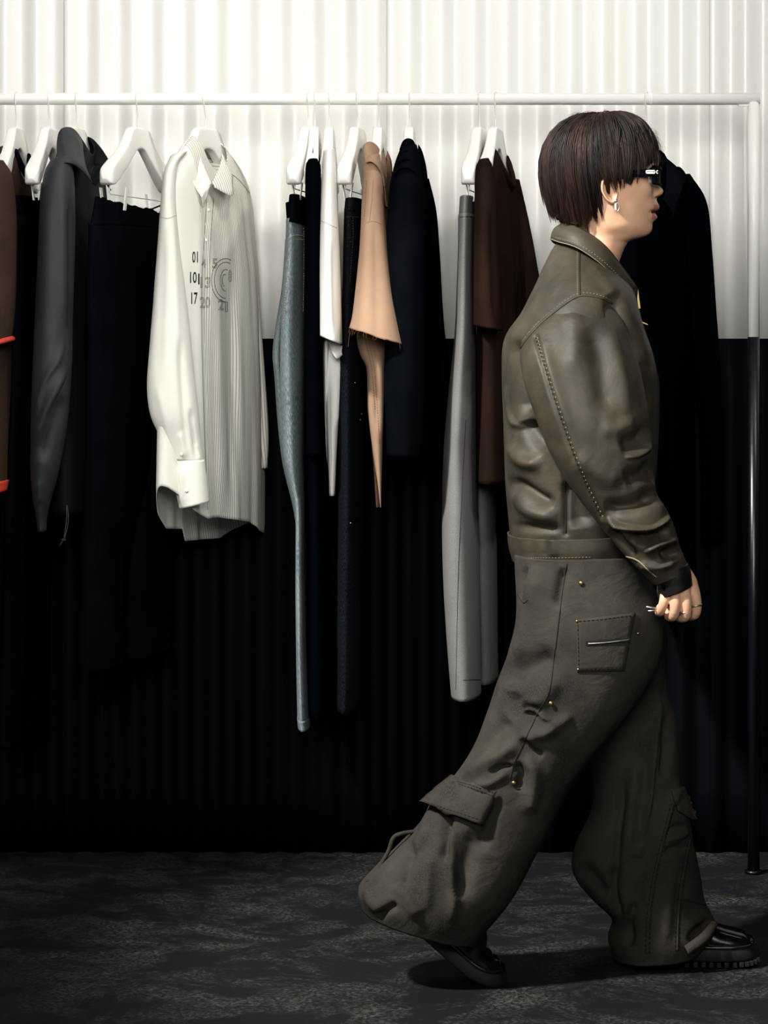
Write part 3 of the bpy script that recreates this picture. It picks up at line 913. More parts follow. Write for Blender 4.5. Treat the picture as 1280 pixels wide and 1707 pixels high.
# collar: near white leaf, far striped leaf, stand at the back
ca = [W(318, 244, 6.32), W(326, 250, 6.29), W(334, 262, 6.28), W(342, 283, 6.27), W(352, 306, 6.265)]
cb = [W(308, 262, 6.27), W(311, 272, 6.25), W(317, 290, 6.235), (W(325, 312, 6.235)), W(335, 328, 6.24)]
emit('collar_leaf', band(ca, cb, 40, 0.004), M['cream_cotton'], t5, t5, solid=0.0016)
ca = [W(369, 252, 6.45), W(370, 262, 6.42), W(364, 282, 6.36), W(352, 306, 6.29)]
cb = [W(388, 290, 6.44), W(388, 308, 6.38), W(387, 326, 6.33), W(357, 312, 6.28)]
gcol = band(ca, cb, 40, 0.003)
gcol.uv = np.stack([gcol.V[:, 0] + gcol.V[:, 1] * 0.5, gcol.V[:, 2]], 1)
emit('collar_leaf', gcol, M['stripe'], t5, t5, solid=0.0016)
ca = [W(318, 246, 6.33), W(332, 250, 6.43), W(350, 254, 6.47), W(369, 253, 6.46)]
cb = [W(322, 282, 6.33), W(340, 290, 6.40), W(355, 302, 6.42), W(369, 290, 6.45)]
gst = band(ca, cb, 40, -0.003)
gst.uv = np.stack([gst.V[:, 2] * 1.0, gst.V[:, 0]], 1)
emit('collar_stand', gst, M['stripe'], t5, t5, solid=0.0016)
ca = [W(352, 306, 6.262), W(349, 312, 6.258), W(344, 330, 6.262)]
cb = [W(335, 328, 6.238), W(336, 334, 6.245), W(338, 345, 6.258)]
emit('collar_tab', band(ca, cb, 12, 0.002), M['cream_cotton'], t5, t5, solid=0.0016)
# placket edge, seams, buttons
for k, (path, mt, r) in enumerate([([(344, 335), (340, 400), (336, 470), (336, 560), (340, 700), (346, 850)], 'ink_line', 0.0005), ([(356, 330), (351, 400), (349, 470)], 'ink_line', 0.0005)]):
    s1 = stitch(bs, path, r)
    if s1: emit('placket_seam', s1, M[mt], t5, t5)
for x, y in ((347, 350), (343, 400)):
    l, nn = cast(bs, x, y)
    if l is not None: emit('button', ellipsoid(l + nn * 0.001, (0.0035, 0.0014, 0.0035), 8, 14), M['white_cotton'], t5, t5)
s1 = stitch(bs, [(386, 290), (400, 302), (416, 322)], 0.0006)
if s1: emit('yoke_seam', s1, M['ink_line'], t5, t5)

# printed numbers, laid on the cloth
def text_geo(txt, outline):
    cu = bpy.data.curves.new('txt', 'FONT')
    cu.body = txt
    cu.size = 1.0
    cu.resolution_u = 3
    if outline:
        cu.fill_mode = 'NONE'
        cu.bevel_depth = 0.013; cu.bevel_resolution = 0
    else:
        cu.offset = 0.012
    o = bpy.data.objects.new('txt', cu)
    COL.objects.link(o)
    dg = bpy.context.evaluated_depsgraph_get()
    me = bpy.data.meshes.new_from_object(o.evaluated_get(dg))
    V = np.array([v.co[:] for v in me.vertices]); Fc = [tuple(p.vertices) for p in me.polygons]
    bpy.data.objects.remove(o); bpy.data.curves.remove(cu); bpy.data.meshes.remove(me)
    return V, Fc

def print_text(txt, x, y, w, h, outline, mat, shear=0.0, clip=None):
    """flat print: glyphs of width w and height h pixels with lower left corner at (x,y), laid on the shirt"""
    V, Fc = text_geo(txt, outline)
    mn, mx = V.min(0), V.max(0)
    P = []
    ok = []
    for v in V:
        a = (v[0] - mn[0]) / (mx[0] - mn[0]); c = (v[1] - mn[1]) / (mx[1] - mn[1])
        l, nn = cast(bs, x + a * w, y - c * h + shear * a * w)
        ok.append(l is not None)
        P.append(l + nn * 0.0007 if l is not None else (0, 0, 0))
    Fc = [f for f in Fc if all(ok[i] for i in f)]
    if Fc: emit('printed_number', G(P, Fc), mat, t5, t5, smooth=False)

for txt, x, y, w, h, o in (('01', 320, 438, 9.5, 19, False), ('10', 316.5, 472, 11, 19, False), ('1', 330, 474, 2.2, 18, False), ('17', 318.5, 507, 10.5, 19.5, False),
                           ('4', 335.5, 446, 7.5, 14, True), ('13', 334, 480, 16, 18, True), ('20', 333, 513, 17, 18, True), ('5', 353.5, 447, 8, 16, True),
                           ('8', 380, 470, 6, 20, True), ('2', 363.5, 517, 9, 18, True), ('1', 375, 520, 4, 17, True)):
    print_text(txt, x, y, w, h, o, M['ink_line'] if o else M['ink'])
for cx_, cy_, rx, ry in ((376, 467, 24, 36), (376, 467, 19, 30), (376, 467, 9, 18), (374, 467, 4, 10)):
    path = [(cx_ + rx * math.cos(a), cy_ + ry * math.sin(a)) for a in np.linspace(0.5 * PI, 1.62 * PI, 24)]
    s1 = stitch(bs, path, 0.0006, step=2.0)
    if s1: emit('printed_ring', s1, M['ink_line'], t5, t5)

# --- 6 blue jeans with black waist
fr = hanger(514, 8, 'white clip hanger holding the washed blue jeans', clips=(zy(322), -0.150, 0.13))
t6, g = trousers('blue_jeans', 'washed blue jeans with a black waist, longest in the middle of the rail', 514,
    [(478, 368, 512, 368, 6.32, 0.15, -25), (477, 420, 513, 420, 6.32, 0.155, -25), (473, 480, 512, 480, 6.31, 0.155, -25), (470, 540, 510, 540, 6.31, 0.15, -20), (468, 600, 509, 600, 6.30, 0.13, -15), (469, 680, 508, 680, 6.30, 0.12, -10), (473, 760, 507, 760, 6.29, 0.11, -10), (484, 810, 507, 810, 6.29, 0.10, -10), (492, 850, 508, 850, 6.29, 0.10, -8), (493, 960, 508, 960, 6.29, 0.098, -8), (494, 1080, 511, 1080, 6.29, 0.095, -8), (496, 1196, 516, 1196, 6.29, 0.095, -8)],
    [(476, 400, 500, 400, 6.42, 0.08, -10), (470, 480, 490, 480, 6.43, 0.10, -10), (459, 545, 482, 545, 6.44, 0.11, -10), (455, 590, 478, 590, 6.44, 0.12, -10), (458, 625, 480, 625, 6.44, 0.12, -8), (470, 760, 494, 760, 6.44, 0.1, -8), (496, 900, 512, 900, 6.44, 0.09, -8), (500, 1185, 520, 1185, 6.44, 0.09, -8)],
    M['blue_denim'], None, seed=41, nv=160, amp=0.0015)
wbk = crumple(loft([(484, 329, 509, 328, 6.32, 0.15, -25), (482, 352, 511, 352, 6.32, 0.152, -25), (480, 374, 513, 376, 6.32, 0.154, -25)], 16, 48), 0.001, 18, 8)
wl = emit('waistband', wbk, M['black_cloth2'], t6, t6, solid=0.003, label='black waist of the jeans')
wb2 = loft([(476, 339, 490, 338, 6.40, 0.06, 0), (478, 372, 492, 372, 6.40, 0.06, 0)], 8, 24)
emit('back_waist', wb2, M['black_cloth2'], t6, t6, solid=0.002)
bj = g.bvh()
for path in ([(480, 396), (492, 392), (508, 393)], [(480, 403), (492, 399), (508, 400)], [(506, 380), (506, 440), (505, 520)], [(476, 445), (481, 432), (482, 445), (475, 500), (472, 545)]):
    s1 = stitch(bj, path, 0.0008, (0.004, 0.002))
    if s1: emit('thread_seam', s1, M['blue_thread'], t6, t6)
cf = loft([(495.5, 1193, 517, 1193, 6.29, 0.098, -8), (497, 1210, 518, 1210, 6.29, 0.098, -8)], 6, 40)
emit('turn_up', cf, M['blue_denim'], t6, t6, solid=0.003)
emit('turn_up_thread', stitch(cf.bvh(), [(497, 1197), (507, 1197), (516, 1197)], 0.0008, (0.004, 0.002)), M['blue_thread'], t6, t6)

# --- 7 long black jersey
fr = hanger(525, 1, 'white wooden hanger close behind the blue jeans, holding long black top')
t7 = thing('black_jersey', 'long plain black jersey between blue jeans and white tee', 'top', (fr[0][0], RY, zy(1180)))
b = garment_body(fr, [(zy(1190), -0.2, 0.2, 0.026, 0.012), (zy(700), -0.2, 0.2, 0.024, 0.006), (zy(400), -0.2, 0.2, 0.020, 0.002), (zy(215), -0.2, 0.2, 0.016, 0)], sh_line(0.105, 0.118, nz=-0.048, nw=0.115), [(-1, zy(1180)), (1, zy(1185))], [(-1, zy(1180)), (1, zy(1185))], 0.115, 0.05, 0.02, fold=0.004, seed=6)
emit('top_body', b, M['black_cloth'], t7, t7, solid=0.002)
g = loft([(514, 266, 529, 265, 6.185, 0.036), (509, 278, 535, 280, 6.18, 0.040), (508, 330, 536, 330, 6.175, 0.042), (508, 450, 536, 450, 6.175, 0.04), (509, 620, 538, 620, 6.175, 0.04), (511, 760, 540, 760, 6.18, 0.035)], 60, 32)
emit('sleeve', crumple(g, 0.0015, 10, 8), M['black_cloth'], t7, t7, solid=0.002)

# --- 8 white t-shirt with longer pale back
fr = hanger(549, 1, 'white wooden hanger inside the white tee')
t8 = thing('white_tee', 'white cotton tee with long tail between black top and tan shirt', 'shirt', (fr[0][0], RY, zy(825)))
b = garment_body(fr, [(zy(830), -0.03, 0.05, 0.006, -0.004), (zy(760), -0.08, 0.09, 0.008, -0.004), (zy(640), -0.16, 0.16, 0.012, -0.002), (zy(560), -0.19, 0.19, 0.016, 0.0), (zy(400), -0.2, 0.2, 0.017, 0.002), (zy(215), -0.2, 0.2, 0.015, 0)], sh_line(0.095, 0.118, nz=-0.046, nw=0.115), [(-1, zy(825)), (1, zy(825))], [(-1, zy(825)), (1, zy(825))], 0.115, 0.08, 0.03, fold=0.002, seed=7, ncol=60)
emit('tee_body', b, M['white_cotton'], t8, t8, solid=0.002)
g = loft([(539, 252, 557, 248, 6.2, 0.036), (536, 285, 560, 282, 6.185, 0.042), (534, 340, 562, 338, 6.175, 0.045), (533, 420, 566, 420, 6.165, 0.055), (533, 500, 569, 502, 6.16, 0.06), (533, 560, 571, 574, 6.155, 0.062)], 90, 48)
crumple(g, 0.0012, 12, 3, (1, 1, 0.3))
sculpt(g, [([(545, 330), (547, 440), (548, 560)], 6, 0.004), ([(556, 400), (560, 560)], 5, -0.004)])
sl = emit('sleeve', g, M['white_cotton'], t8, t8, solid=0.002)
emit('sleeve_seam', stitch(g.bvh(), [(536, 368), (548, 374), (561, 380)], 0.0006), M['blue_thread'], sl, t8)
A = [W(541, 562, 6.17), W(556, 568, 6.165), W(570.5, 577, 6.17)]
B = [W(548, 574, 6.18), W(560, 597, 6.172), W(570, 592, 6.18)]
emit('sleeve_fold', band(A, B, 20, 0.004), M['white_cotton'], t8, t8, solid=0.002)
g = loft([(538, 560, 570, 560, 6.24, 0.03), (541, 600, 569, 600, 6.24, 0.03), (543, 660, 567, 660, 6.245, 0.028), (546, 740, 562, 740, 6.25, 0.022), (548, 806, 559, 806, 6.25, 0.018), (548.5, 826, 558, 826, 6.25, 0.018)], 60, 32)
sculpt(g, [([(566, 590), (562, 660), (558, 720)], 6, 0.006), ([(546, 620), (550, 800)], 4, -0.003)])
emit('tail', g, M['white_cotton'], t8, t8, solid=0.002)

# --- 9 black jeans
fr = hanger(596, 8, 'white clip hanger holding the black jeans beside the tan shirt', clips=(zy(322), -0.150, 0.13))
t9, g = trousers('black_jeans', 'black denim jeans half hidden between white tee and tan shirt', 596,
    [(574, 352, 606, 354, 6.32, 0.15, -25), (572, 420, 606, 420, 6.32, 0.155, -25), (570, 520, 604, 520, 6.31, 0.15, -25), (566, 640, 602, 640, 6.31, 0.14, -15), (564, 800, 600, 800, 6.3, 0.12, -10), (562, 1000, 596, 1000, 6.3, 0.11, -10), (560, 1180, 594, 1182, 6.3, 0.11, -10)],
    [(580, 600, 612, 600, 6.44, 0.1, -10), (576, 900, 606, 900, 6.44, 0.1, -10), (572, 1175, 602, 1175, 6.44, 0.1, -10)],
    M['black_denim'], [(576, 335, 606, 333, 6.32, 0.15, -25), (574, 356, 606, 358, 6.32, 0.152, -25)], seed=51)
bj = g.bvh()
for path in ([(577, 362), (588, 361), (602, 363)], [(575, 397), (586, 396)], [(575, 404), (586, 403)], [(588, 362), (588, 396), (585, 440), (583, 470)]):
    s1 = stitch(bj, path, 0.0006, (0.004, 0.002))
    if s1: emit('thread_seam', s1, M['ink_line'], t9, t9)
for x, y in ((591, 638), (602, 690), (600, 700), (584, 872), (603, 873)):
    l, nn = cast(bj, x, y)
    if l is not None: emit('rivet', ellipsoid(l + nn * 0.0006, (0.0016, 0.001, 0.0016), 6, 8), M['steel'], t9, t9)

# --- 10 tan short sleeved shirt
fr = hanger(632, 4, 'white wooden hanger inside the tan shirt')
t10 = thing('tan_shirt', 'tan cotton shirt with wide raw-edged short sleeve', 'shirt', (fr[0][0], RY, zy(845)))
b = garment_body(fr, [(zy(850), -0.02, 0.03, 0.003, -0.004), (zy(740), -0.075, 0.09, 0.008, -0.008), (zy(640), -0.13, 0.14, 0.016, -0.006), (zy(560), -0.17, 0.18, 0.026, 0.0), (zy(400), -0.2, 0.2, 0.026, 0.002), (zy(215), -0.2, 0.2, 0.02, 0)], sh_line(0.085, 0.118, nz=-0.05, nw=0.10), [(-1, zy(845)), (1, zy(845))], [(-1, zy(845)), (1, zy(845))], 0.075, 0.06, 0.02, fold=0.002, seed=9)
emit('shirt_body', b, M['tan'], t10, t10, solid=0.002)
g = loft([(590, 548, 645, 556, 6.235, 0.03), (600, 590, 643, 590, 6.235, 0.03), (611, 618, 642, 620, 6.235, 0.028), (612, 680, 640, 680, 6.235, 0.025), (620, 745, 638, 745, 6.24, 0.02), (628, 800, 636.5, 800, 6.24, 0.012), (633.5, 846, 635.5, 846, 6.24, 0.003)], 90, 36)
crumple(g, 0.001, 14, 6, (1, 1, 0.4))
sculpt(g, [([(612, 560), (622, 600), (626, 660), (630, 720)], 5, -0.006), ([(632, 580), (634, 680), (634, 740)], 6, 0.004)])
tl = emit('front_panel', g, M['tan'], t10, t10, solid=0.0015)
for path in ([(612, 560), (623, 610), (629, 680), (632, 740)], [(608, 562), (619, 612), (625, 682)]):
    s1 = stitch(g.bvh(), path, 0.0006, (0.004, 0.002))
    if s1: emit('thread_seam', s1, M['tan_thread'], tl, t10)
g = loft([(606, 262, 633, 257, 6.195, 0.036), (604, 300, 637, 296, 6.182, 0.042), (602, 350, 640, 350, 6.172, 0.052), (599, 410, 646, 412, 6.16, 0.062), (592, 480, 657, 486, 6.145, 0.075), (587, 525, 668, 535, 6.135, 0.085), (582, 546, 678, 577, 6.13, 0.09)], 130, 80)
crumple(g, 0.0012, 12, 7, (1, 1, 0.3))
sculpt(g, [([(612, 330), (608, 470), (600, 620)], 10, 0.004), ([(624, 340), (628, 480), (628, 640)], 11, -0.006), ([(634, 340), (652, 490), (676, 640)], 10, 0.003), ([(618, 300), (616, 360)], 5, 0.002)])
sl = emit('sleeve', g, M['tan'], t10, t10, solid=0.0015)
bv = g.bvh()
for path in ([(610, 372), (620, 369), (630, 371), (641, 377)], [(611, 300), (609, 335), (607, 371)], [(622, 300), (619, 340), (616, 368)]):
    s1 = stitch(bv, path, 0.0006, (0.004, 0.0015))
    if s1: emit('thread_seam', s1, M['tan_thread'], sl, t10)
hem = g.V[-80:]
emit('raw_edge', tube(np.r_[hem, hem[:1]] + RNG.normal(0, 0.0006, (81, 3)), 0.0011, 5, False), M['tan_thread'], sl, t10)
thr = []
for k in range(26):
    p = hem[RNG.integers(0, 80)]
    L_ = RNG.uniform(0.006, 0.02)
    thr.append(tube([p, p + np.array((RNG.normal(0, 0.003), RNG.normal(0, 0.002), -L_ * 0.6)), p + np.array((RNG.normal(0, 0.006), 0, -L_))], 0.0003, 3))
thr.append(tube(hermite([W(589, 548, 6.12), W(583, 556, 6.12), W(581, 570, 6.12), W(580, 579, 6.12)], 12), 0.0003, 4))
fo = emit('fringe_thread', join(*thr), M['tan_thread'], sl, t10)
fo['kind'] = 'stuff'
# sleeve lining lip seen below the hem
A = [W(626, 553, 6.2), W(650, 566, 6.19), W(677, 577, 6.17)]
B = [W(630, 560, 6.2), W(652, 578, 6.2), W(665, 586, 6.2)]
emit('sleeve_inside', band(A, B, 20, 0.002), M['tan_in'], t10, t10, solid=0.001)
# collar
ca = [W(605, 247, 6.195), W(608, 240, 6.205), W(617, 237, 6.225), W(627, 243, 6.245), (W(635, 256, 6.275))]
cb = [W(609, 272, 6.145), W(618, 270, 6.138), W(628, 277, 6.142), W(636, 292, 6.165), W(640, 312, 6.19)]
emit('collar', band(ca, cb, 40, 0.004), M['tan'], t10, t10, solid=0.002)
ca = [W(634, 250, 6.36), W(639, 258, 6.37), W(642, 280, 6.34), W(645, 345, 6.25)]
cb = [W(630, 262, 6.30), W(636, 284, 6.25), W(640, 312, 6.24), W(642, 343, 6.245)]
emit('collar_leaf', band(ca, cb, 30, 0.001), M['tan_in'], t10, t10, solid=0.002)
ca = [W(645, 252, 6.45), W(651, 268, 6.44), W(653, 290, 6.42)]
cb = [W(645, 290, 6.38), W(646, 305, 6.36), W(645, 322, 6.35)]
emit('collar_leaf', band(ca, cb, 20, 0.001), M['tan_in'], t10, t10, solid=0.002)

# --- 11 black jacket with stacked collar folds
fr = hanger(683, 3, 'white wooden hanger over the black bomber jacket')
t11 = thing('black_jacket', 'bulky black jacket with bunched collar and yellow tag, right of the tan shirt', 'jacket', (fr[0][0], RY, zy(750)))
b = garment_body(fr, [(zy(760), -0.21, 0.27, 0.060, 0.012), (zy(560), -0.21, 0.26, 0.052, 0.008), (zy(400), -0.2, 0.235, 0.044, 0.004), (zy(215), -0.2, 0.2, 0.026, 0)], sh_line(0.07, 0.10, nz=-0.045, nw=0.10), [(-1, zy(750)), (1, zy(752))], [(-1, zy(750)), (1, zy(752))], 0.07, 0.05, 0.01, fold=0.006, seed=13)
emit('jacket_body', b, M['black_cloth'], t11, t11, solid=0.003)
g = loft([(668, 246, 694, 242, 6.21, 0.045), (657, 276, 702, 274, 6.185, 0.055), (648, 330, 708, 330, 6.165, 0.064), (644, 420, 708, 420, 6.15, 0.066), (642, 540, 708, 540, 6.14, 0.068), (641, 660, 706, 660, 6.14, 0.065), (645, 760, 698, 762, 6.15, 0.05)], 90, 48)
crumple(g, 0.003, 9, 15, (1, 1, 0.4))
sculpt(g, [([(662, 300), (672, 276), (690, 285)], 5, 0.004, 's'), ([(655, 320), (666, 330), (664, 400)], 8, 0.004)])
emit('sleeve', g, M['black_cloth2'], t11, t11, solid=0.003)
emit('sleeve', loft([(690, 300, 715, 298, 6.54, 0.03), (695, 350, 727, 350, 6.555, 0.038), (700, 420, 733, 420, 6.56, 0.04), (704, 560, 742, 560, 6.56, 0.04), (712, 660, 762, 660, 6.56, 0.04), (720, 752, 773, 752, 6.56, 0.04)], 40, 24), M['black_cloth'], t11, t11, solid=0.002)
for k, (dy, dx, dY) in enumerate(((0, 0, 0), (14, -3, -0.02), (28, -6, -0.04))):
    ca = [W(667 + dx, 250 + dy, 6.21 + dY), W(673 + dx, 236 + dy, 6.22 + dY), W(682 + dx * 0.6, 232 + dy, 6.225 + dY), W(689, 238 + dy, 6.25 + dY), W(696, 262 + dy, 6.29 + dY)]
    cb = [W(662 + dx, 268 + dy, 6.17 + dY), W(668 + dx, 256 + dy, 6.155 + dY), W(680 + dx * 0.6, 252 + dy, 6.15 + dY), W(692, 262 + dy, 6.165 + dY), W(700, 292 + dy, 6.20 + dY)]
    emit('collar_fold', band(ca, cb, 36, 0.007), M['black_cloth2'], t11, t11, solid=0.003)
ca = [W(697, 242, 6.46), W(702, 252, 6.45), W(708, 275, 6.43), W(711, 300, 6.42)]
cb = [W(696, 276, 6.40), W(699, 290, 6.37), W(702, 305, 6.36), W(706, 320, 6.36)]
emit('collar_leaf', band(ca, cb, 24, 0.002), M['black_cloth'], t11, t11, solid=0.003)
bv = b.bvh()
l, nn = cast(bv, 748, 642)
ty = (l[1] if l is not None else 6.5) - 0.008
emit('yellow_tag', slab([W(x, y, ty) for x, y in ((750, 628), (757.5, 628), (757.5, 657), (750, 658))], [W(x, y, ty - 0.002) for x, y in ((750, 628), (757.5, 628), (757.5, 657), (750, 658))]), M['yellow'], t11, t11, smooth=False, label='small yellow tag')
for y in (636, 644, 652):
    emit('tag_print', slab([W(x, yy, ty - 0.0021) for x, yy in ((750.5, y), (754, y), (754, y + 2.5), (750.5, y + 2.5))], [W(x, yy, ty - 0.0027) for x, yy in ((750.5, y), (754, y), (754, y + 2.5), (750.5, y + 2.5))]), M['ink'], t11, t11, smooth=False)

# --- 12 grey wool trousers
fr = hanger(799, 9, 'white clip hanger holding the grey wool trousers', clips=(zy(324), -0.150, 0.13))
t12, g = trousers('grey_trousers', 'grey wool trousers hanging left of the dark brown tee', 799,
    [(763, 360, 794, 360, 6.32, 0.16, -30), (761, 450, 794, 450, 6.32, 0.165, -30), (756, 560, 795, 560, 6.31, 0.165, -25), (744, 680, 796, 680, 6.30, 0.15, -20), (738, 760, 797, 760, 6.30, 0.14, -20), (736, 860, 798, 860, 6.29, 0.13, -15), (738, 960, 800, 960, 6.29, 0.125, -15), (745, 1080, 802, 1080, 6.29, 0.12, -15), (751, 1159, 803, 1157, 6.29, 0.12, -15)],
    [(785, 600, 822, 600, 6.45, 0.12, -20), (782, 850, 828, 850, 6.45, 0.12, -20), (790, 1132, 832, 1132, 6.45, 0.11, -20)],
    M['grey_wool'], None, seed=61, nv=140)
px_, py_ = project(g.V)
wbk = loft([(765, 331, 793, 330, 6.32, 0.158, -30), (763, 362, 794, 362, 6.32, 0.16, -30)], 10, 48)
emit('waistband', wbk, M['grey_wool'], t12, t12, solid=0.002)
for path in ([(776, 700), (770, 820), (764, 950), (760, 1150)], [(772, 1134), (786, 1133), (800, 1133)], [(766, 362), (780, 361), (793, 362)]):
    s1 = stitch(g.bvh(), path, 0.0006)
    if s1: emit('thread_seam', s1, M['seam_dark'], t12, t12)

# --- 13 dark brown tee
fr = hanger(826, 10, 'white wooden hanger inside the dark brown tee')
t13 = thing('brown_tee', 'dark brown short sleeved tee right of the grey trousers', 'shirt', (fr[0][0], RY, zy(800)))
b = garment_body(fr, [(zy(810), -0.2, 0.30, 0.050, 0.010), (zy(560), -0.2, 0.30, 0.046, 0.010), (zy(450), -0.2, 0.28, 0.042, 0.010), (zy(360), -0.2, 0.235, 0.036, 0.008), (zy(290), -0.2, 0.215, 0.028, 0.004), (zy(215), -0.2, 0.2, 0.020, 0)], sh_line(0.105, 0.105, uf=0.22, nz=-0.052, nw=0.105), [(-1, zy(800)), (1, zy(800))], [(-1, zy(800)), (1, zy(800))], 0.105, 0.085, 0.03, fold=0.005, seed=17, ncol=60, nrow=90)
emit('tee_body', b, M['dark_brown'], t13, t13, solid=0.002)
g = loft([(798, 266, 815, 264, 6.195, 0.036), (791, 286, 822, 282, 6.182, 0.044), (790, 340, 828, 340, 6.17, 0.05), (789, 420, 832, 420, 6.16, 0.06), (789, 500, 836, 500, 6.15, 0.066), (789, 543, 838, 552, 6.15, 0.068)], 80, 44)
crumple(g, 0.0015, 10, 18, (1, 1, 0.3))
sculpt(g, [([(806, 300), (804, 420), (802, 540)], 8, 0.005), ([(822, 340), (826, 540)], 7, -0.006)])
sl = emit('sleeve', g, M['dark_brown'], t13, t13, solid=0.002)
emit('sleeve', loft([(838, 296, 866, 300, 6.56, 0.03), (840, 380, 884, 380, 6.565, 0.04), (846, 470, 900, 470, 6.565, 0.042), (850, 545, 908, 545, 6.565, 0.042)], 40, 24), M['dark_brown'], t13, t13, solid=0.002)
NB = [loc2w(fr, u, v, z) for u, v, z in ((-0.103, 0.012, HTOP - 0.062), (-0.075, 0.030, HTOP - 0.105), (0.0, 0.040, HTOP - 0.137), (0.075, 0.030, HTOP - 0.105), (0.103, 0.012, HTOP - 0.062))]
emit('neck_band', tube(hermite(NB, 40), 0.006, 8), M['dark_brown'], t13, t13)

# --- 14 black coat behind the walking person
fr = hanger(1078, 20, 'white wooden hanger above the black coat, rightmost on the rail')
t14 = thing('black_coat', 'black tailored coat hanging behind the walking person, rightmost on the rail', 'coat', (fr[0][0], RY, zy(1000)))
b = garment_body(fr, [(zy(1010), -0.24, 0.29, 0.075, 0.010), (zy(600), -0.235, 0.27, 0.070, 0.010), (zy(420), -0.22, 0.245, 0.058, 0.008), (zy(330), -0.21, 0.225, 0.045, 0.004), (zy(215), -0.2, 0.2, 0.026, 0)],
    [(-0.23, HTOP - 0.13), (-0.17, HTOP - 0.085), (-0.12, HTOP - 0.058), (-0.06, HTOP - 0.035), (0.06, HTOP - 0.035), (0.12, HTOP - 0.062), (0.17, HTOP - 0.09), (0.225, HTOP - 0.135)],
    [(-1, zy(1000)), (1, zy(1005))], [(-1, zy(1000)), (1, zy(1005))], 0.07, 0.05, 0.01, fold=0.008, seed=19)
emit('coat_body', b, M['black_cloth'], t14, t14, solid=0.003)
g = loft([(1118, 294, 1150, 290, 6.53, 0.03), (1120, 340, 1178, 338, 6.55, 0.045), (1122, 420, 1187, 420, 6.555, 0.05), (1126, 520, 1194, 520, 6.555, 0.05), (1164, 700, 1206, 700, 6.565, 0.04), (1168, 900, 1204, 900, 6.565, 0.035)], 70, 32)
emit('sleeve', g, M['black_cloth'], t14, t14, solid=0.002)
g = loft([(1030, 310, 1060, 300, 6.2, 0.03), (1020, 400, 1070, 400, 6.18, 0.05), (1015, 600, 1070, 600, 6.17, 0.055), (1015, 900, 1060, 900, 6.17, 0.05)], 60, 32)
emit('sleeve', g, M['black_cloth'], t14, t14, solid=0.002)
ca = [W(1092, 250, 6.44), W(1112, 266, 6.42), W(1128, 280, 6.41), W(1142, 300, 6.40)]
cb = [W(1086, 300, 6.36), W(1102, 330, 6.33), W(1118, 350, 6.31), W(1120, 362, 6.30)]
emit('lapel', band(ca, cb, 30, 0.004), M['black_cloth2'], t14, t14, solid=0.003)
ca = [W(1128, 278, 6.44), W(1134, 281, 6.45), W(1142, 292, 6.46), W(1146, 306, 6.46)]
cb = [W(1126, 292, 6.42), W(1132, 296, 6.42), W(1138, 304, 6.43), W(1142, 316, 6.44)]
emit('collar_leaf', band(ca, cb, 20, 0.002), M['black_cloth'], t14, t14, solid=0.003)

# ------------------------------------------------------------------ the walking person
BY = 5.40            # middle of the body
person = None
def mirror(P):
    Q = np.array(P, dtype=float); Q[..., 1] = 2 * BY - Q[..., 1]
    return Q

# ---- head and neck (one surface, horizontal slices). columns:
# py, front of face without nose, midline profile, back, half width, centre px, bump half-width, exponent
HD = [
 (206, 1030, 1030,  985, 0.020, 1008, 0.02, 2.0),
 (210, 1050, 1050,  962, 0.038, 1006, 0.02, 2.0),
 (220, 1072, 1072,  942, 0.056, 1005, 0.02, 2.1),
 (235, 1088, 1088,  928, 0.068, 1004, 0.02, 2.2),
 (255, 1096, 1097,  920, 0.075, 1003, 0.02, 2.3),
 (272, 1097, 1098,  918, 0.077, 1003, 0.02, 2.3),
 (284, 1092, 1096,  919, 0.077, 1003, 0.016, 2.3),
 (294, 1088, 1092,  921, 0.0765, 1003, 0.010, 2.3),
 (302, 1087, 1093,  924, 0.076, 1003, 0.009, 2.3),
 (310, 1087, 1099,  928, 0.075, 1004, 0.010, 2.3),
 (316, 1087, 1105,  932, 0.074, 1005, 0.012, 2.3),
 (320, 1087, 1106.5, 934, 0.0735, 1005, 0.0135, 2.3),
 (324, 1087, 1104,  936, 0.073, 1006, 0.0145, 2.25),
 (328, 1087, 1097,  939, 0.0725, 1006, 0.013, 2.2),
 (332, 1087, 1093.5, 942, 0.072, 1006, 0.012, 2.2),
 (338, 1088, 1096,  946, 0.071, 1007, 0.020, 2.15),
 (344, 1088, 1099.5, 950, 0.070, 1007, 0.021, 2.1),
 (349, 1088, 1098.5, 952, 0.069, 1008, 0.022, 2.1),
 (353, 1087, 1092,  954, 0.068, 1008, 0.023, 2.05),
 (356, 1087, 1091,  956, 0.067, 1008, 0.022, 2.05),
 (360, 1086, 1096,  958, 0.066, 1009, 0.020, 2.0),
 (365, 1085, 1095,  960, 0.065, 1009, 0.018, 2.0),
 (371, 1084, 1087,  962, 0.063, 1010, 0.018, 1.95),
 (378, 1084, 1087.5, 964, 0.060, 1010, 0.020, 1.9),
 (386, 1081, 1086,  965, 0.056, 1010, 0.020, 1.85),
 (392, 1074, 1080,  966, 0.052, 1009, 0.020, 1.85),
 (396, 1064, 1071,  966, 0.0505, 1007, 0.022, 1.9),
 (399, 1054, 1059,  966, 0.050, 1005, 0.024, 2.0),
 (402, 1046, 1049,  965, 0.050, 1002, 0.024, 2.0),
 (408, 1041, 1043,  963, 0.050, 1000, 0.022, 2.0),
 (420, 1036, 1038,  958, 0.051, 996, 0.020, 2.0),
 (436, 1030, 1032,  950, 0.053, 990, 0.020, 2.0),
 (455, 1026, 1027,  940, 0.058, 984, 0.020, 2.0),
 (480, 1030, 1030,  925, 0.070, 980, 0.020, 2.0),
]
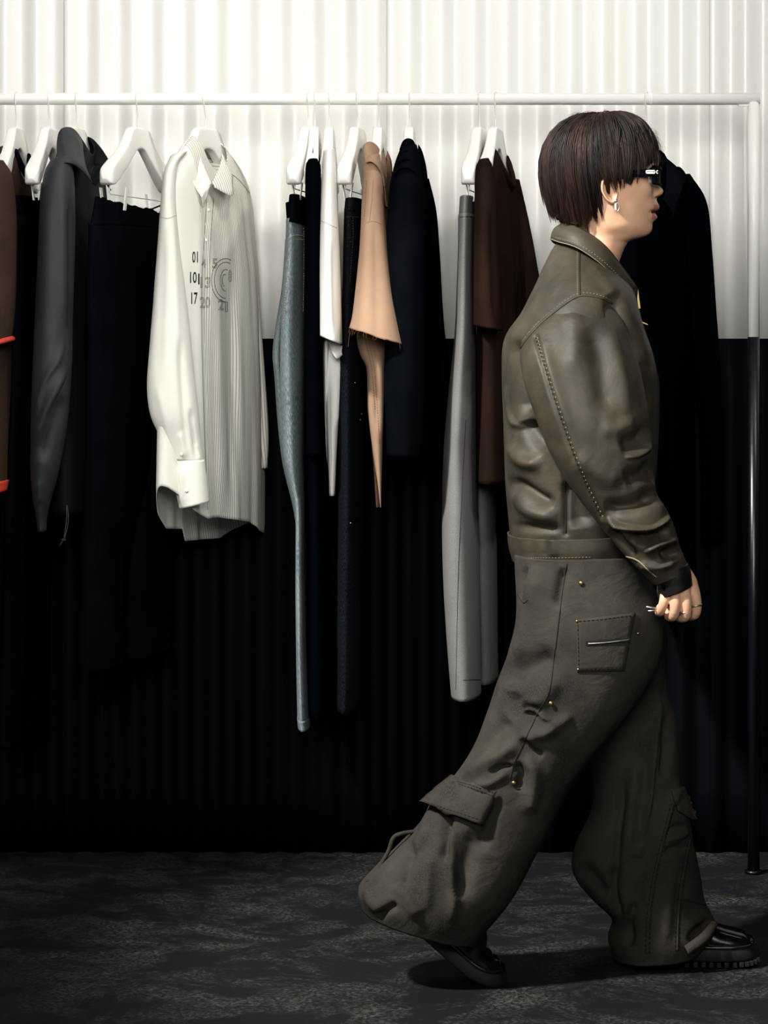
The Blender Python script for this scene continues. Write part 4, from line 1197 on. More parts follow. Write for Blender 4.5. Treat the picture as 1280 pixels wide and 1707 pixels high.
def head_geo(nv=150, nu=96):
    H = np.array(HD)
    ys = np.r_[np.linspace(206, 300, 40)[:-1], np.linspace(300, 404, 86)[:-1], np.linspace(404, 480, 25)]
    R = np.stack([np.interp(ys, H[:, 0], H[:, k]) for k in range(H.shape[1])], 1)
    # soften the straight interpolation a little
    dmf = R[:, 2] - R[:, 1]
    for it in range(40):
        R[1:-1, [1, 3, 4, 5, 6, 7]] = 0.25 * R[:-2, [1, 3, 4, 5, 6, 7]] + 0.5 * R[1:-1, [1, 3, 4, 5, 6, 7]] + 0.25 * R[2:, [1, 3, 4, 5, 6, 7]]
        if it < 5: R[1:-1, 2] = 0.25 * R[:-2, 2] + 0.5 * R[1:-1, 2] + 0.25 * R[2:, 2]
    th = np.linspace(0, 2 * PI, nu, endpoint=False)
    th = th - 0.32 * np.sin(th)          # more columns on the face midline
    P = np.zeros((len(ys), nu, 3))
    k = BY / F
    for j, (y, bf, mf, bk, hw, cx, bw, e) in enumerate(R):
        c, s = np.cos(th), np.sin(th)
        fr_ = (bf - cx) * k; ba = (cx - bk) * k
        ex = spow(c, e) * np.where(c > 0, fr_, ba)
        yy = spow(s, e) * hw
        bump = (mf - bf) * k * np.exp(-(yy / bw)**2) * np.clip(c * 3, 0, 1)
        P[j, :, 0] = (cx - CX) * k + ex + bump
        P[j, :, 1] = BY + yy
        P[j, :, 2] = CAMZ + (HOR - y) * k
    return ring_geo(P, True, False)
hg = head_geo()
nH = len(hg.V)
# eye sockets, cheek, nostril wings, corner of the mouth, jaw line
def dent(g, p, r, d):
    p = np.array(p); N = g.normals()
    w = np.exp(-((g.V - p) / np.array(r)) ** 2 @ np.ones(3))
    g.V = g.V + N * (d * w)[:, None]
kk = BY / F
def hp(px, py, y): return ((px - CX) * kk, BY + y, CAMZ + (HOR - py) * kk)
for sgn in (-1, 1):
    dent(hg, hp(1084, 299, sgn * 0.031), (0.012, 0.014, 0.010), -0.006)
    dent(hg, hp(1078, 318, sgn * 0.040), (0.020, 0.020, 0.014), 0.004)
    dent(hg, hp(1093, 325, sgn * 0.013), (0.007, 0.006, 0.005), 0.0035)
    dent(hg, hp(1096, 330, sgn * 0.007), (0.005, 0.004, 0.003), -0.004)
    dent(hg, hp(1086, 354, sgn * 0.024), (0.006, 0.006, 0.004), -0.003)
    dent(hg, hp(1083, 340, sgn * 0.028), (0.010, 0.010, 0.012), 0.002)
    dent(hg, hp(1030, 380, sgn * 0.060), (0.03, 0.03, 0.012), 0.003)
px_, py_ = project(hg.V)
mi = []
for f in hg.F:
    ff = list(f)
    x, y, d = px_[ff].mean(), py_[ff].mean(), abs(hg.V[ff, 1].mean() - BY)
    yy = HOR - (hg.V[ff, 2].mean() - CAMZ) / kk
    if 341.5 < yy < 351.5 and d < 0.023 and x > 1075: mi.append(1)
    elif 356.5 < yy < 366.5 and d < 0.021 and x > 1075: mi.append(1)
    elif 351.5 <= yy <= 356.5 and d < 0.022 and x > 1075: mi.append(2)
    else: mi.append(0)
hg.mi = mi

# ---- ears
def ear_geo(sgn):
    nr, na = 14, 40
    cx, cy = 1011.0, 322.0
    P = np.zeros((nr, na, 3))
    for j in range(nr):
        r = j / (nr - 1)
        for i in range(na):
            a = 2 * PI * i / na
            # outline: taller than wide, narrow lobe, leaning back
            rx = 14.5 - 3.5 * max(0, -math.sin(a)); ry = 26.0 if math.sin(a) > 0 else 22.0
            ex = cx + r * rx * math.cos(a) - 0.18 * r * ry * math.sin(a) * 1.0 + (4 if False else 0)
            ey = cy - r * ry * math.sin(a)
            rim = math.exp(-((r - 0.86) / 0.12)**2) * (0.3 + 0.7 * (1 if math.cos(a) < 0.35 else 0.2))
            anti = 0.5 * math.exp(-((r - 0.55) / 0.10)**2) * (1 if math.cos(a) < 0.1 else 0.0)
            bowl = -0.6 * math.exp(-(r / 0.42)**2)
            h = 0.004 + 0.0055 * (rim + anti + bowl) - 0.006 * max(0, r - 0.93) / 0.07
            out = 0.012 * (0.5 - 0.5 * math.cos(a)) * r
            P[j, i] = hp(ex, ey, sgn * (0.0715 + h + out))
    V = P.reshape(-1, 3)
    g = G(V, grid_faces(nr, na, True))
    # back side joins to the head
    base = len(g.V)
    bk = P[-1].copy(); bk[:, 1] = BY + sgn * 0.062
    bk[:, 0] = bk[:, 0] * 0.6 + P[-1][:, 0].mean() * 0.4
    g.V = np.concatenate([g.V, bk])
    o = (nr - 1) * na
    g.F += [(o + i, o + (i + 1) % na, base + (i + 1) % na, base + i) for i in range(na)]
    if sgn > 0: g.flip()
    g.mi = [0] * len(g.F)
    return g

# ---- right hand, a loose fist below the cuff; made of one remeshed skin
HY = 5.165
def chain(pts, rad, n=16):
    P = hermite([list(W(x, y, Y)) for x, y, Y in pts], n)
    R = hermite([[r] for r in rad], n)[:, 0]
    g = tube(P, R, 14, True)
    return join(g, ellipsoid(P[-1], (R[-1],) * 3, 10, 14), ellipsoid(P[0], (R[0],) * 3, 10, 14))
fingers = [
 chain([(1150, 968, 5.185), (1156, 984, 5.168), (1161, 1008, 5.162), (1158, 1024, 5.170), (1146, 1026, 5.194), (1138, 1016, 5.200)], [0.0115, 0.0115, 0.0098, 0.0098, 0.0088, 0.0078]),
 chain([(1136, 968, 5.175), (1141, 989, 5.152), (1144, 1014, 5.146), (1142, 1028, 5.155), (1130, 1028, 5.182), (1126, 1016, 5.194)], [0.0115, 0.0118, 0.0102, 0.0100, 0.0090, 0.0080]),
 chain([(1122, 970, 5.172), (1125, 993, 5.148), (1125, 1014, 5.142), (1122, 1027, 5.152), (1114, 1027, 5.178), (1112, 1016, 5.190)], [0.0112, 0.0115, 0.0098, 0.0096, 0.0086, 0.0078]),
 chain([(1110, 972, 5.172), (1109, 994, 5.152), (1105, 1008, 5.147), (1101, 1019, 5.156), (1098, 1020, 5.176), (1100, 1012, 5.186)], [0.0105, 0.0108, 0.0090, 0.0086, 0.0078, 0.0070]),
 chain([(1126, 955, 5.20), (1146, 978, 5.215), (1158, 996, 5.222), (1150, 1012, 5.215), (1136, 1018, 5.208)], [0.014, 0.0135, 0.0115, 0.0105, 0.0088]),
]
palm = chain([(1108, 930, 5.185), (1118, 952, 5.182), (1127, 975, 5.178), (1131, 992, 5.176)], [0.024, 0.025, 0.026, 0.020], 20)
palm2 = chain([(1112, 950, 5.178), (1112, 975, 5.170), (1111, 992, 5.166)], [0.017, 0.017, 0.014], 12)
palm3 = chain([(1134, 950, 5.180), (1148, 972, 5.176), (1152, 985, 5.176)], [0.017, 0.017, 0.013], 12)
forearm = chain([(1010, 760, 5.19), (1060, 850, 5.185), (1108, 932, 5.185)], [0.042, 0.038, 0.026], 20)
def remeshed(g, voxel, smooth_it=3):
    me = bpy.data.meshes.new('tmp')
    me.from_pydata([tuple(v) for v in g.V], [], g.F)
    o = bpy.data.objects.new('tmp', me); COL.objects.link(o)
    r = o.modifiers.new('r', 'REMESH'); r.mode = 'VOXEL'; r.voxel_size = voxel
    s = o.modifiers.new('s', 'SMOOTH'); s.factor = 0.5; s.iterations = smooth_it
    dg = bpy.context.evaluated_depsgraph_get()
    m2 = bpy.data.meshes.new_from_object(o.evaluated_get(dg))
    V = np.array([v.co[:] for v in m2.vertices]); Fc = [tuple(p.vertices) for p in m2.polygons]
    bpy.data.objects.remove(o); bpy.data.meshes.remove(me); bpy.data.meshes.remove(m2)
    return G(V, Fc)
hand = remeshed(join(*fingers, palm, palm2, palm3, forearm), 0.0016, 4)
hand.mi = [0] * len(hand.F)
# other hand, loosely hanging behind the body
left = remeshed(join(*[chain([(x0, 985, 5.62), (x0 - 4, 1010, 5.625), (x0 - 2, 1030, 5.62), (x0 + 4, 1042, 5.605)], [0.012, 0.0105, 0.0095, 0.0075]) for x0 in (915, 931, 947, 962)],
    chain([(950, 900, 5.62), (944, 940, 5.62), (940, 985, 5.62)], [0.028, 0.026, 0.026]), chain([(925, 960, 5.62), (928, 990, 5.62)], [0.018, 0.016]), chain([(955, 960, 5.62), (954, 990, 5.62)], [0.018, 0.016]),
    chain([(960, 955, 5.60), (978, 985, 5.59), (980, 1008, 5.59)], [0.014, 0.012, 0.009])), 0.0028, 3)
left.mi = [0] * len(left.F)
# trunk and limbs under the clothes
trunk = loft([(945, 470, 1030, 470, BY, 0.09), (905, 520, 1050, 520, BY, 0.15), (880, 620, 1060, 620, BY, 0.15), (885, 800, 1045, 800, BY, 0.14), (890, 1000, 1060, 1000, BY, 0.14), (910, 1060, 1060, 1060, BY, 0.13)], 30, 32, True, True)
limbs = [chain([(960, 540, 5.25), (985, 660, 5.20), (1010, 760, 5.19)], [0.055, 0.05, 0.042]),
         chain([(960, 540, 5.55), (955, 700, 5.60), (950, 900, 5.62)], [0.055, 0.048, 0.028]),
         chain([(975, 1010, 5.32), (900, 1200, 5.31), (840, 1300, 5.31), (775, 1420, 5.31), (745, 1490, 5.31)], [0.085, 0.07, 0.06, 0.05, 0.04]),
         chain([(1000, 1010, 5.47), (1050, 1200, 5.47), (1075, 1320, 5.47), (1090, 1480, 5.47), (1100, 1560, 5.47)], [0.085, 0.07, 0.06, 0.05, 0.04])]
inner = join(trunk, *limbs); inner.mi = [0] * len(inner.F)
body = join(hg, ear_geo(-1), ear_geo(1), hand, left, inner)
person = emit('person', body, [M['skin'], M['lip'], M['mouth']])
pl = W(1000, 1603, BY); pl[2] = 0.0
person.data.transform(Matrix.Translation(Vector(-pl)))
person.location = pl
person['label'] = 'person with dark hair and sunglasses striding right in olive jacket and wide trousers'
person['category'] = 'person'
for sgn in (-1, 1):
    e = emit('eye', ellipsoid(hp(1079, 299, sgn * 0.031), (0.0112,) * 3, 12, 18), M['eye'], person, person)
    emit('iris', ellipsoid(hp(1087.3, 299, sgn * 0.031), (0.002, 0.0052, 0.0052), 8, 14), M['iris'], e, person)
    br = hermite([hp(1092, 283, sgn * 0.012), hp(1091, 279, sgn * 0.026), hp(1085, 280, sgn * 0.042), hp(1078, 284, sgn * 0.052)], 16)
    emit('eyebrow', tube(br, np.r_[np.linspace(0.001, 0.003, 6), np.linspace(0.003, 0.0008, 10)], 6), M['hair'], person, person)

# ---- hair: a cap that follows the head and locks combed down from the crown
HC = np.array(hp(1003, 292, 0.0))
AF, AB, AU, AL = 101 * kk, 99 * kk, 103 * kk, 0.0900
# how far down each direction reaches: azimuth in degrees (0 = face, 90 = side), q: 1 = widest, 2 = 100 px lower
QEND = [(0, 0.86), (14, 0.87), (28, 0.90), (42, 0.95), (52, 0.98), (58, 1.02), (64, 1.20), (68, 1.22), (73, 1.12), (80, 1.12), (88, 1.15), (96, 1.28), (103, 1.74), (112, 1.92), (125, 1.90), (145, 1.80), (165, 1.74), (180, 1.72)]
def q_end(a):
    d = abs((math.degrees(a) + 180) % 360 - 180)
    return float(np.interp(d, *zip(*QEND)))
def hair_pt(a, q, off=0.0):
    """a azimuth (0 towards the face, + towards the camera), q down the head"""
    ca, sa = math.cos(a), math.sin(a)
    ax = AF if ca > 0 else AB
    if q <= 1:
        p = q * PI / 2
        hz = math.sin(p)**0.86; up = math.cos(p)**0.92 if q < 1 else 0.0
        z = AU * up
    else:
        t = q - 1
        hz = 1 - 0.20 * t**1.6 * (1.0 if ca < 0 else 0.6)
        z = -t * 100 * kk
    r = 1 + off / 0.1
    lat = AL * (1 - 0.22 * max(0, q - 1)**1.2)
    # flat crown, fuller back
    x = ax * spow(ca, 2.25) * hz
    y = -lat * spow(sa, 2.2) * hz
    tilt = 0.0
    return HC + np.array((x * r, y * r, z * r))
def hair_geo():
    nq, na = 60, 120
    rings = np.zeros((nq, na, 3))
    for i in range(na):
        a = 2 * PI * i / na
        qe = q_end(a) - 0.02
        for j in range(nq):
            q = 0.02 + (qe - 0.02) * j / (nq - 1)
            n = 0.0025 * math.sin(17 * a + 3 * math.sin(5 * a) + 2 * q) * min(1, q * 1.4) + 0.0015 * math.sin(41 * a + 4 * q)
            rings[j, i] = hair_pt(a, q, -0.006 + n)
    cap = ring_geo(rings, True, False)
    # underside closes towards the scalp
    o = (nq - 1) * na
    inner = rings[-1].copy()
    cc = HC.copy()
    inner = inner * 0.86 + np.array((cc[0], cc[1], 0)) * 0.14 + np.array((0, 0, 1)) * 0
    inner[:, 2] = rings[-1][:, 2] * 0.86 + 0.14 * rings[-1][:, 2] + 0.012
    base = len(cap.V)
    cap.V = np.concatenate([cap.V, inner])
    cap.F += [(o + i, base + i, base + (i + 1) % na, o + (i + 1) % na) for i in range(na)]
    cap.uv = None
    gs = [cap]
    rs = np.random.default_rng(11)
    def lock(ac, layer):
        """one lock: strands that share a bend and gather towards the tip"""
        qe_c = q_end(ac) + rs.normal(0, 0.045) - layer * rs.uniform(0.12, 0.42)
        if qe_c < 0.3: return
        lift0 = rs.uniform(-0.003, 0.0015) + 0.0035 * layer
        amp = rs.normal(0, 0.07); ph = rs.uniform(0, 6.28)
        sw = 0.12 * math.sin(2 * ac + 0.6) + rs.normal(0, 0.09)
        flip = rs.uniform(-0.002, 0.006)
        width = rs.uniform(0.05, 0.11)
        qs = max(0.04, rs.uniform(-0.1, 0.45) * min(qe_c, 1.0))
        for k in range(rs.integers(12, 22)):
            da = rs.normal(0, width)
            qe = qe_c + rs.normal(0, 0.02) - 0.12 * abs(da) / width * rs.random()
            q0 = qs + rs.uniform(-0.03, 0.12)
            if qe - q0 < 0.15: continue
            n = 10
            P = []
            jit = rs.normal(0, 0.0008)
            for j in range(n):
                t = j / (n - 1)
                q = q0 + (qe - q0) * t
                a = ac + da * (1 - 0.75 * t**1.4) + amp * math.sin(2.6 * t + ph) * t + sw * t
                off = lift0 + jit + 0.0035 * math.sin(PI * t) - 0.003 * (1 - t)**3 - 0.005 * t * t + flip * t**3 - 0.0015 * (da / width)**2
                P.append(hair_pt(a, q, off))
            r = rs.uniform(0.0007, 0.0015)
            R = r * np.clip(np.minimum(np.linspace(0.5, 3, n), np.linspace(3.2, 0.06, n)), 0.06, 1)
            gs.append(tube(P, R, 4, False))
    for k in range(150): lock(2 * PI * (k + rs.random()) / 150, 0)
    for k in range(70): lock(rs.uniform(0.05, PI), 0)
    for k in range(60): lock(rs.uniform(0, 2 * PI), 1)
    for k in range(50): lock(rs.uniform(0, PI), 1)
    for k in range(150):           # flyaways on the crown
        a0 = rs.uniform(0, 2 * PI); q0 = rs.uniform(0.02, 0.6)
        n = 6; d = rs.normal(0, 0.35)
        P = [hair_pt(a0 + d * j / 5, q0 + rs.uniform(0.15, 0.3) * j / 5, 0.001 + 0.012 * (j / 5) * rs.uniform(0.3, 1)) for j in range(n)]
        gs.append(tube(P, np.linspace(0.0005, 0.0001, n), 3, False))
    for g in gs: g.uv = None; g.mi = None
    return join(*gs)
hair = hair_geo(); hair.uv = None
emit('hair', hair, M['hair'], person, person)

# ---- sunglasses
sg_front = []
lens_keys = []
def glass_pt(y, py, dx=0.0):
    return hp(1101 - 15.5 * (abs(y) / 0.072)**2.0 + dx, py, y)
def glass_strip(y0, y1, top, bot, dx0, dx1, n=20):
    A, B = [], []
    P = np.zeros((n, 4, 3))
    for i, y in enumerate(np.linspace(y0, y1, n)):
        P[i, 0] = glass_pt(y, top, dx1); P[i, 1] = glass_pt(y, bot, dx1); P[i, 2] = glass_pt(y, bot, dx0); P[i, 3] = glass_pt(y, top, dx0)
    return ring_geo(P, True, True)
sun = emit('sunglasses', join(glass_strip(-0.073, 0.073, 279, 285, -4, 1.5, 40), glass_strip(-0.010, 0.010, 285, 292, -3, 1.5, 8),
      glass_strip(-0.073, -0.067, 279, 310, -5, 1.5, 6), glass_strip(0.067, 0.073, 279, 310, -5, 1.5, 6), glass_strip(-0.069, -0.010, 307, 311, -3.5, 1.2, 20), glass_strip(0.010, 0.069, 307, 311, -3.5, 1.2, 20),
      glass_strip(-0.014, -0.008, 284, 309, -3, 1.2, 5), glass_strip(0.008, 0.014, 284, 309, -3, 1.2, 5)), M['glasses'], person, person, smooth=False, bevel=0.0012)
for s in (-1, 1):
    emit('lens', glass_strip(s * 0.012 if s < 0 else 0.012, s * 0.069, 283, 309, -2.2, -0.6, 20), M['lens'], sun, person, smooth=False)
    A = [hp(x, y, s * w) for x, y, w in ((1089, 285.5, 0.0745), (1089, 297, 0.0745), (1068, 298, 0.0785), (1046, 298, 0.0815), (1010, 308, 0.083), (1008, 303, 0.083), (1046, 288, 0.0815), (1068, 286, 0.0785))]
    B = [hp(x, y, s * (w - 0.005)) for x, y, w in ((1089, 285.5, 0.0745), (1089, 297, 0.0745), (1068, 298, 0.0785), (1046, 298, 0.0815), (1010, 308, 0.083), (1008, 303, 0.083), (1046, 288, 0.0815), (1068, 286, 0.0785))]
    ta = emit('temple_arm', slab(A, B), M['glasses'], sun, person, smooth=False, bevel=0.001)
    fr_ = []
    for x0, x1, y0, y1 in ((1070, 1085.5, 287.5, 289), (1070, 1085.5, 292.2, 293.6), (1070, 1071.3, 287.5, 293.6), (1084.2, 1085.5, 287.5, 293.6), (1072.5, 1083, 290, 291.3), (1087, 1090, 288, 289.2), (1087, 1090, 292, 293.2), (1087, 1088, 288, 293)):
        fr_.append(slab([hp(x, y, s * 0.0792) for x, y in ((x0, y0), (x1, y0), (x1, y1), (x0, y1))], [hp(x, y, s * 0.0745) for x, y in ((x0, y0), (x1, y0), (x1, y1), (x0, y1))]))
    emit('metal_emblem', join(*fr_), M['steel'], sun, person, smooth=False, label='silver emblem on the temple')
# ---- earring
l0 = np.array(hp(1020.5, 338, -0.083))
er = emit('earring', ellipsoid(l0, (0.0032, 0.002, 0.0032), 8, 12), M['steel'], person, person)
ring = [l0 + np.array((0.002 + 0.0045 * math.cos(a), -0.001, -0.0125 + 0.008 * math.sin(a))) for a in np.linspace(0, 2 * PI, 25)]
emit('earring_hoop', tube(ring, 0.0009, 6, False), M['steel'], er, person)
emit('earring_charm', box(l0[0] - 0.001, l0[1] - 0.002, l0[2] - 0.012, 0.004, 0.002, 0.013), M['steel'], er, person, smooth=False, bevel=0.0005)
# ---- finger rings
bh = hand.bvh()
for (x, y, c, r) in ((1160, 1010, (1160, 1010, 5.162), 0.0105), (1142.5, 1021, (1143, 1021, 5.150), 0.0108)):
    cc = W(*c)
    ring = [cc + np.array((r * math.cos(a), r * math.sin(a), 0.0022 * math.cos(a + 0.5))) for a in np.linspace(0, 2 * PI, 33)]
    emit('finger_ring', tube(ring, 0.0017, 8, False), M['steel'], person, person)

# ---- jacket -------------------------------------------------------------------------------------
jb = loft([
    (936, 396, 1044, 468, BY, 0.066, 0, 2.0), (922, 412, 1054, 478, BY, 0.104, 0, 2.0), (905, 445, 1058, 490, BY, 0.150, 0, 2.1), (889, 480, 1061, 504, BY, 0.188, 0, 2.2), (868, 520, 1066, 528, BY, 0.214, 0, 2.3),
    (846, 552, 1074, 556, BY, 0.219, 0, 2.4), (837, 580, 1084, 584, BY, 0.214, 0, 2.4), (836, 630, 1092, 630, BY, 0.208, 0, 2.4), (838, 700, 1092, 700, BY, 0.200, 0, 2.4), (840, 780, 1088, 780, BY, 0.196, 0, 2.4), (845, 850, 1080, 850, BY, 0.192, 0, 2.4), (850, 896, 1070, 893, BY, 0.184, 0, 2.4)], 200, 200)
crumple(jb, 0.0025, 8, 23)
sculpt(jb, [
    ([(846, 560), (862, 600), (870, 650), (876, 700)], 14, -0.022), ([(842, 640), (850, 690), (868, 715)], 9, 0.010, 's'), ([(872, 700), (890, 725), (915, 745)], 14, -0.018),
    ([(846, 740), (870, 768), (905, 775)], 12, 0.012), ([(846, 800), (872, 812), (905, 832), (925, 838)], 9, -0.014), ([(846, 815), (880, 850), (930, 865)], 12, 0.010),
    ([(850, 875), (890, 880), (940, 882)], 7, -0.006), ([(942, 785), (943, 890)], 4, -0.006, 'e'), ([(955, 800), (970, 880)], 20, -0.012),
    ([(1016, 490), (1030, 525), (1044, 565), (1056, 605)], 13, -0.022), ([(1062, 500), (1072, 560), (1082, 610)], 9, 0.006), ([(1050, 620), (1070, 680), (1076, 760)], 12, -0.014), ([(1085, 600), (1088, 700)], 5, 0.006),
    ([(930, 440), (905, 500), (880, 540)], 16, 0.006), ([(980, 445), (1005, 462), (1030, 490)], 9, 0.006)], gain=1.3)
jacket = emit('jacket', jb, M['jacket'], person, person, solid=0.003)
bj = jb.bvh()
def jstitch(bvh, paths, par, mat='jacket_thread', r=0.0007, dash=(0.0045, 0.002), name='stitching'):
    gs = [stitch(bvh, p, r, dash) for p in paths]
    gs = [g for g in gs if g is not None]
    if gs: return emit(name, join(*gs), M[mat], par, person)
for p in ([(966, 418), (966, 455), (967, 494)],):
    emit('shoulder_seam', stitch(bj, p, 0.0012), M['seam_dark'], jacket, person)
    jstitch(bj, [[(x - 4, y) for x, y in p]], jacket)
s1 = stitch(bj, [(942, 790), (942.5, 840), (943, 888)], 0.0014)
emit('side_seam', s1, M['seam_dark'], jacket, person)
# near sleeve
slk = [
    (940, 490, 1000, 488, 5.30, 0.060, 0, 2.0), (910, 512, 1022, 505, 5.275, 0.072, 0, 2.0), (885, 543, 1040, 533, 5.250, 0.074, 0, 2.1), (868, 580, 1053, 570, 5.228, 0.078, 0, 2.1),
    (872, 630, 1068, 620, 5.206, 0.082, 0, 2.2), (890, 690, 1079, 680, 5.188, 0.084, 0, 2.2), (913, 745, 1086, 735, 5.180, 0.080, 0, 2.2), (940, 795, 1089, 780, 5.176, 0.074, 0, 2.2),
    (972, 842, 1094, 822, 5.174, 0.068, 0, 2.2), (1005, 884, 1112, 852, 5.172, 0.064, 0, 2.2), (1030, 914, 1124, 880, 5.172, 0.060, 0, 2.2), (1052, 938, 1132, 908, 5.172, 0.056, 0, 2.2), (1074, 960, 1142, 932, 5.172, 0.050, 0, 2.2), (1088, 974, 1148, 950, 5.172, 0.046, 0, 2.2)]
sl = loft(slk, 230, 170, True, False)
crumple(sl, 0.0022, 9, 29)
sculpt(sl, [
    ([(956, 515), (960, 560), (958, 620)], 15, 0.004), ([(986, 540), (1000, 600), (1010, 690)], 17, -0.008), ([(1018, 540), (1036, 620), (1048, 690)], 10, 0.004),
    ([(900, 560), (920, 640), (952, 740), (985, 815)], 14, 0.006), ([(893, 562), (905, 602), (925, 667), (950, 740), (976, 806), (1002, 862)], 4, -0.005, 'e'),
    ([(1095, 708), (1066, 732), (1032, 742)], 15, -0.013), ([(1092, 742), (1066, 760), (1042, 764)], 7, 0.006, 's'), ([(1095, 770), (1070, 790), (1040, 800)], 13, -0.009), ([(1060, 700), (1030, 716), (1000, 712)], 14, 0.004),
    ([(1096, 822), (1056, 842), (1005, 850)], 12, -0.014), ([(1010, 862), (1040, 876), (1085, 880), (1118, 858)], 7, 0.016, 's'), ([(1045, 896), (1085, 896), (1115, 880)], 9, -0.020),
    ([(1072, 920), (1098, 906), (1128, 898)], 8, 0.012, 's'), ([(1100, 930), (1118, 918), (1132, 930)], 8, -0.016), ([(1060, 938), (1095, 945), (1130, 935)], 7, 0.008), ([(1020, 880), (1034, 905), (1060, 930)], 8, -0.010),
    ([(1084, 800), (1100, 832), (1112, 852)], 6, 0.006), ([(960, 760), (1000, 790), (1040, 800)], 18, 0.005)], gain=1.35)
sleeve = emit('sleeve', sl, M['jacket'], jacket, person, solid=0.003)
bs2 = sl.bvh()
# armhole seam and the long back seam of the sleeve
both = join(G(jb.V, jb.F), G(sl.V, sl.F)); bb = both.bvh()
arm = [(866, 583), (880, 563), (900, 541), (925, 520), (948, 503), (966, 494), (985, 494), (1003, 498), (1020, 506)]
emit('armhole_seam', stitch(bb, arm, 0.0020), M['jacket'], jacket, person)
jstitch(bb, [[(x - 1, y - 5) for x, y in arm]], jacket)
bk = [(893, 562), (905, 602), (925, 667), (950, 740), (976, 806), (1002, 862)]
jstitch(bs2, [bk], jacket, 'seam_dark', 0.0016, (0.004, 0.006))
jstitch(bs2, [[(x + 3, y) for x, y in bk]], jacket, 'jacket_thread', 0.0012, (0.004, 0.006))
# far sleeve: hangs close to the body
fs = loft([(935, 500, 1005, 500, 5.515, 0.03), (890, 545, 1030, 540, 5.56, 0.07), (878, 600, 1045, 590, 5.585, 0.08), (885, 700, 1040, 690, 5.60, 0.08), (900, 800, 1020, 800, 5.61, 0.072), (910, 900, 1000, 900, 5.615, 0.06), (915, 950, 985, 950, 5.615, 0.05)], 80, 60, True, False)
crumple(fs, 0.004, 9, 31)
emit('sleeve', fs, M['jacket'], jacket, person, solid=0.003)
# placket opening and cuff
pk = stitch(bs2, [(1038, 926), (1062, 934), (1080, 950), (1094, 962)], 0.0016)
if pk: emit('placket_edge', pk, M['jacket_thread'], jacket, person)
cg = loft([(1092, 958, 1146, 938, 5.172, 0.046, 0, 2.3), (1094, 972, 1151, 952, 5.172, 0.046, 0, 2.3), (1097, 997, 1154, 973, 5.172, 0.043, 0, 2.3)], 30, 60)
cuff = emit('cuff', cg, M['jacket_dark'], jacket, person, solid=0.003, label='black cuff')
cs = stitch(cg.bvh(), [(1097, 962), (1096, 976), (1096, 992)], 0.0008)
if cs: emit('cuff_edge', cs, M['jacket_thread'], cuff, person)
l, nn = cast(cg.bvh(), 1107, 978)
if l is not None: emit('cuff_button', ellipsoid(l + nn * 0.001, (0.005, 0.002, 0.005), 8, 14), M['glasses'], cuff, person)
# waistband
wg = loft([(846, 890, 1068, 884, BY, 0.196, 0, 2.4), (848, 912, 1064, 906, BY, 0.197, 0, 2.4), (854, 935, 1056, 932, BY, 0.190, 0, 2.4)], 30, 150)
sculpt(wg, [([(850, 888), (920, 884), (985, 886)], 3, -0.004, 'e'), ([(920, 895), (924, 930)], 6, 0.004), ([(880, 892), (884, 930)], 8, -0.004), ([(905, 892), (908, 930)], 5, -0.003)])
wb_ = emit('waistband', wg, M['jacket'], jacket, person, solid=0.004)
bw_ = wg.bvh()
jstitch(bw_, [[(852, 894), (900, 893), (985, 896)], [(858, 930), (920, 930), (985, 929)]], wb_)
emit('waist_seam', stitch(bw_, [(850, 890), (900, 889), (985, 892)], 0.0012), M['jacket_thread'], wb_, person)
# collar: folded leaf around the neck, mirrored to the far side
top_n = [W(938, 371, BY), W(948, 372, BY - 0.035), W(975, 384, BY - 0.062), W(1005, 405, BY - 0.064), W(1030, 436, BY - 0.050), W(1059, 476, BY - 0.020)]
bot_n = [W(917, 398, BY), W(930, 403, BY - 0.050), W(962, 413, BY - 0.088), W(998, 437, BY - 0.092), W(1026, 463, BY - 0.070), W(1050, 484, BY - 0.032)]
top_a = np.r_[mirror(hermite(top_n, 30))[::-1][:-1], hermite(top_n, 30)]
bot_a = np.r_[mirror(hermite(bot_n, 30))[::-1][:-1], hermite(bot_n, 30)]
cgm = band(top_a, bot_a, 120, 0.0, m=10)
cN = cgm.normals()
axis = np.array(W(990, 420, BY))
d = cgm.V - axis; d[:, 2] = 0
if (cN * d).sum() < 0: cgm.flip(); cN = -cN
w = np.sin(np.linspace(0, PI, 10))[:, None].repeat(120, 1).reshape(-1)
cgm.V = cgm.V + cN * (0.007 * w)[:, None]
col_ = emit('collar', cgm, M['jacket'], jacket, person, solid=0.004)
bc = cgm.bvh()
jstitch(bc, [[(926, 396), (965, 408), (1000, 431), (1028, 457), (1048, 477)]], col_)
emit('collar_edge', tube(bot_a[20:], 0.0010, 6), M['jacket_thread'], col_, person)
# collar stand inside
inn = [p + np.array((0.004, 0.0, -0.004)) for p in top_a]
inb = top_a.copy(); inb[:, 2] -= 0.05; inb[:, 1] = BY + (inb[:, 1] - BY) * 0.98
emit('collar_stand', band(np.array(inn), inb, 80, 0.0), M['jacket'], col_, person, solid=0.002)
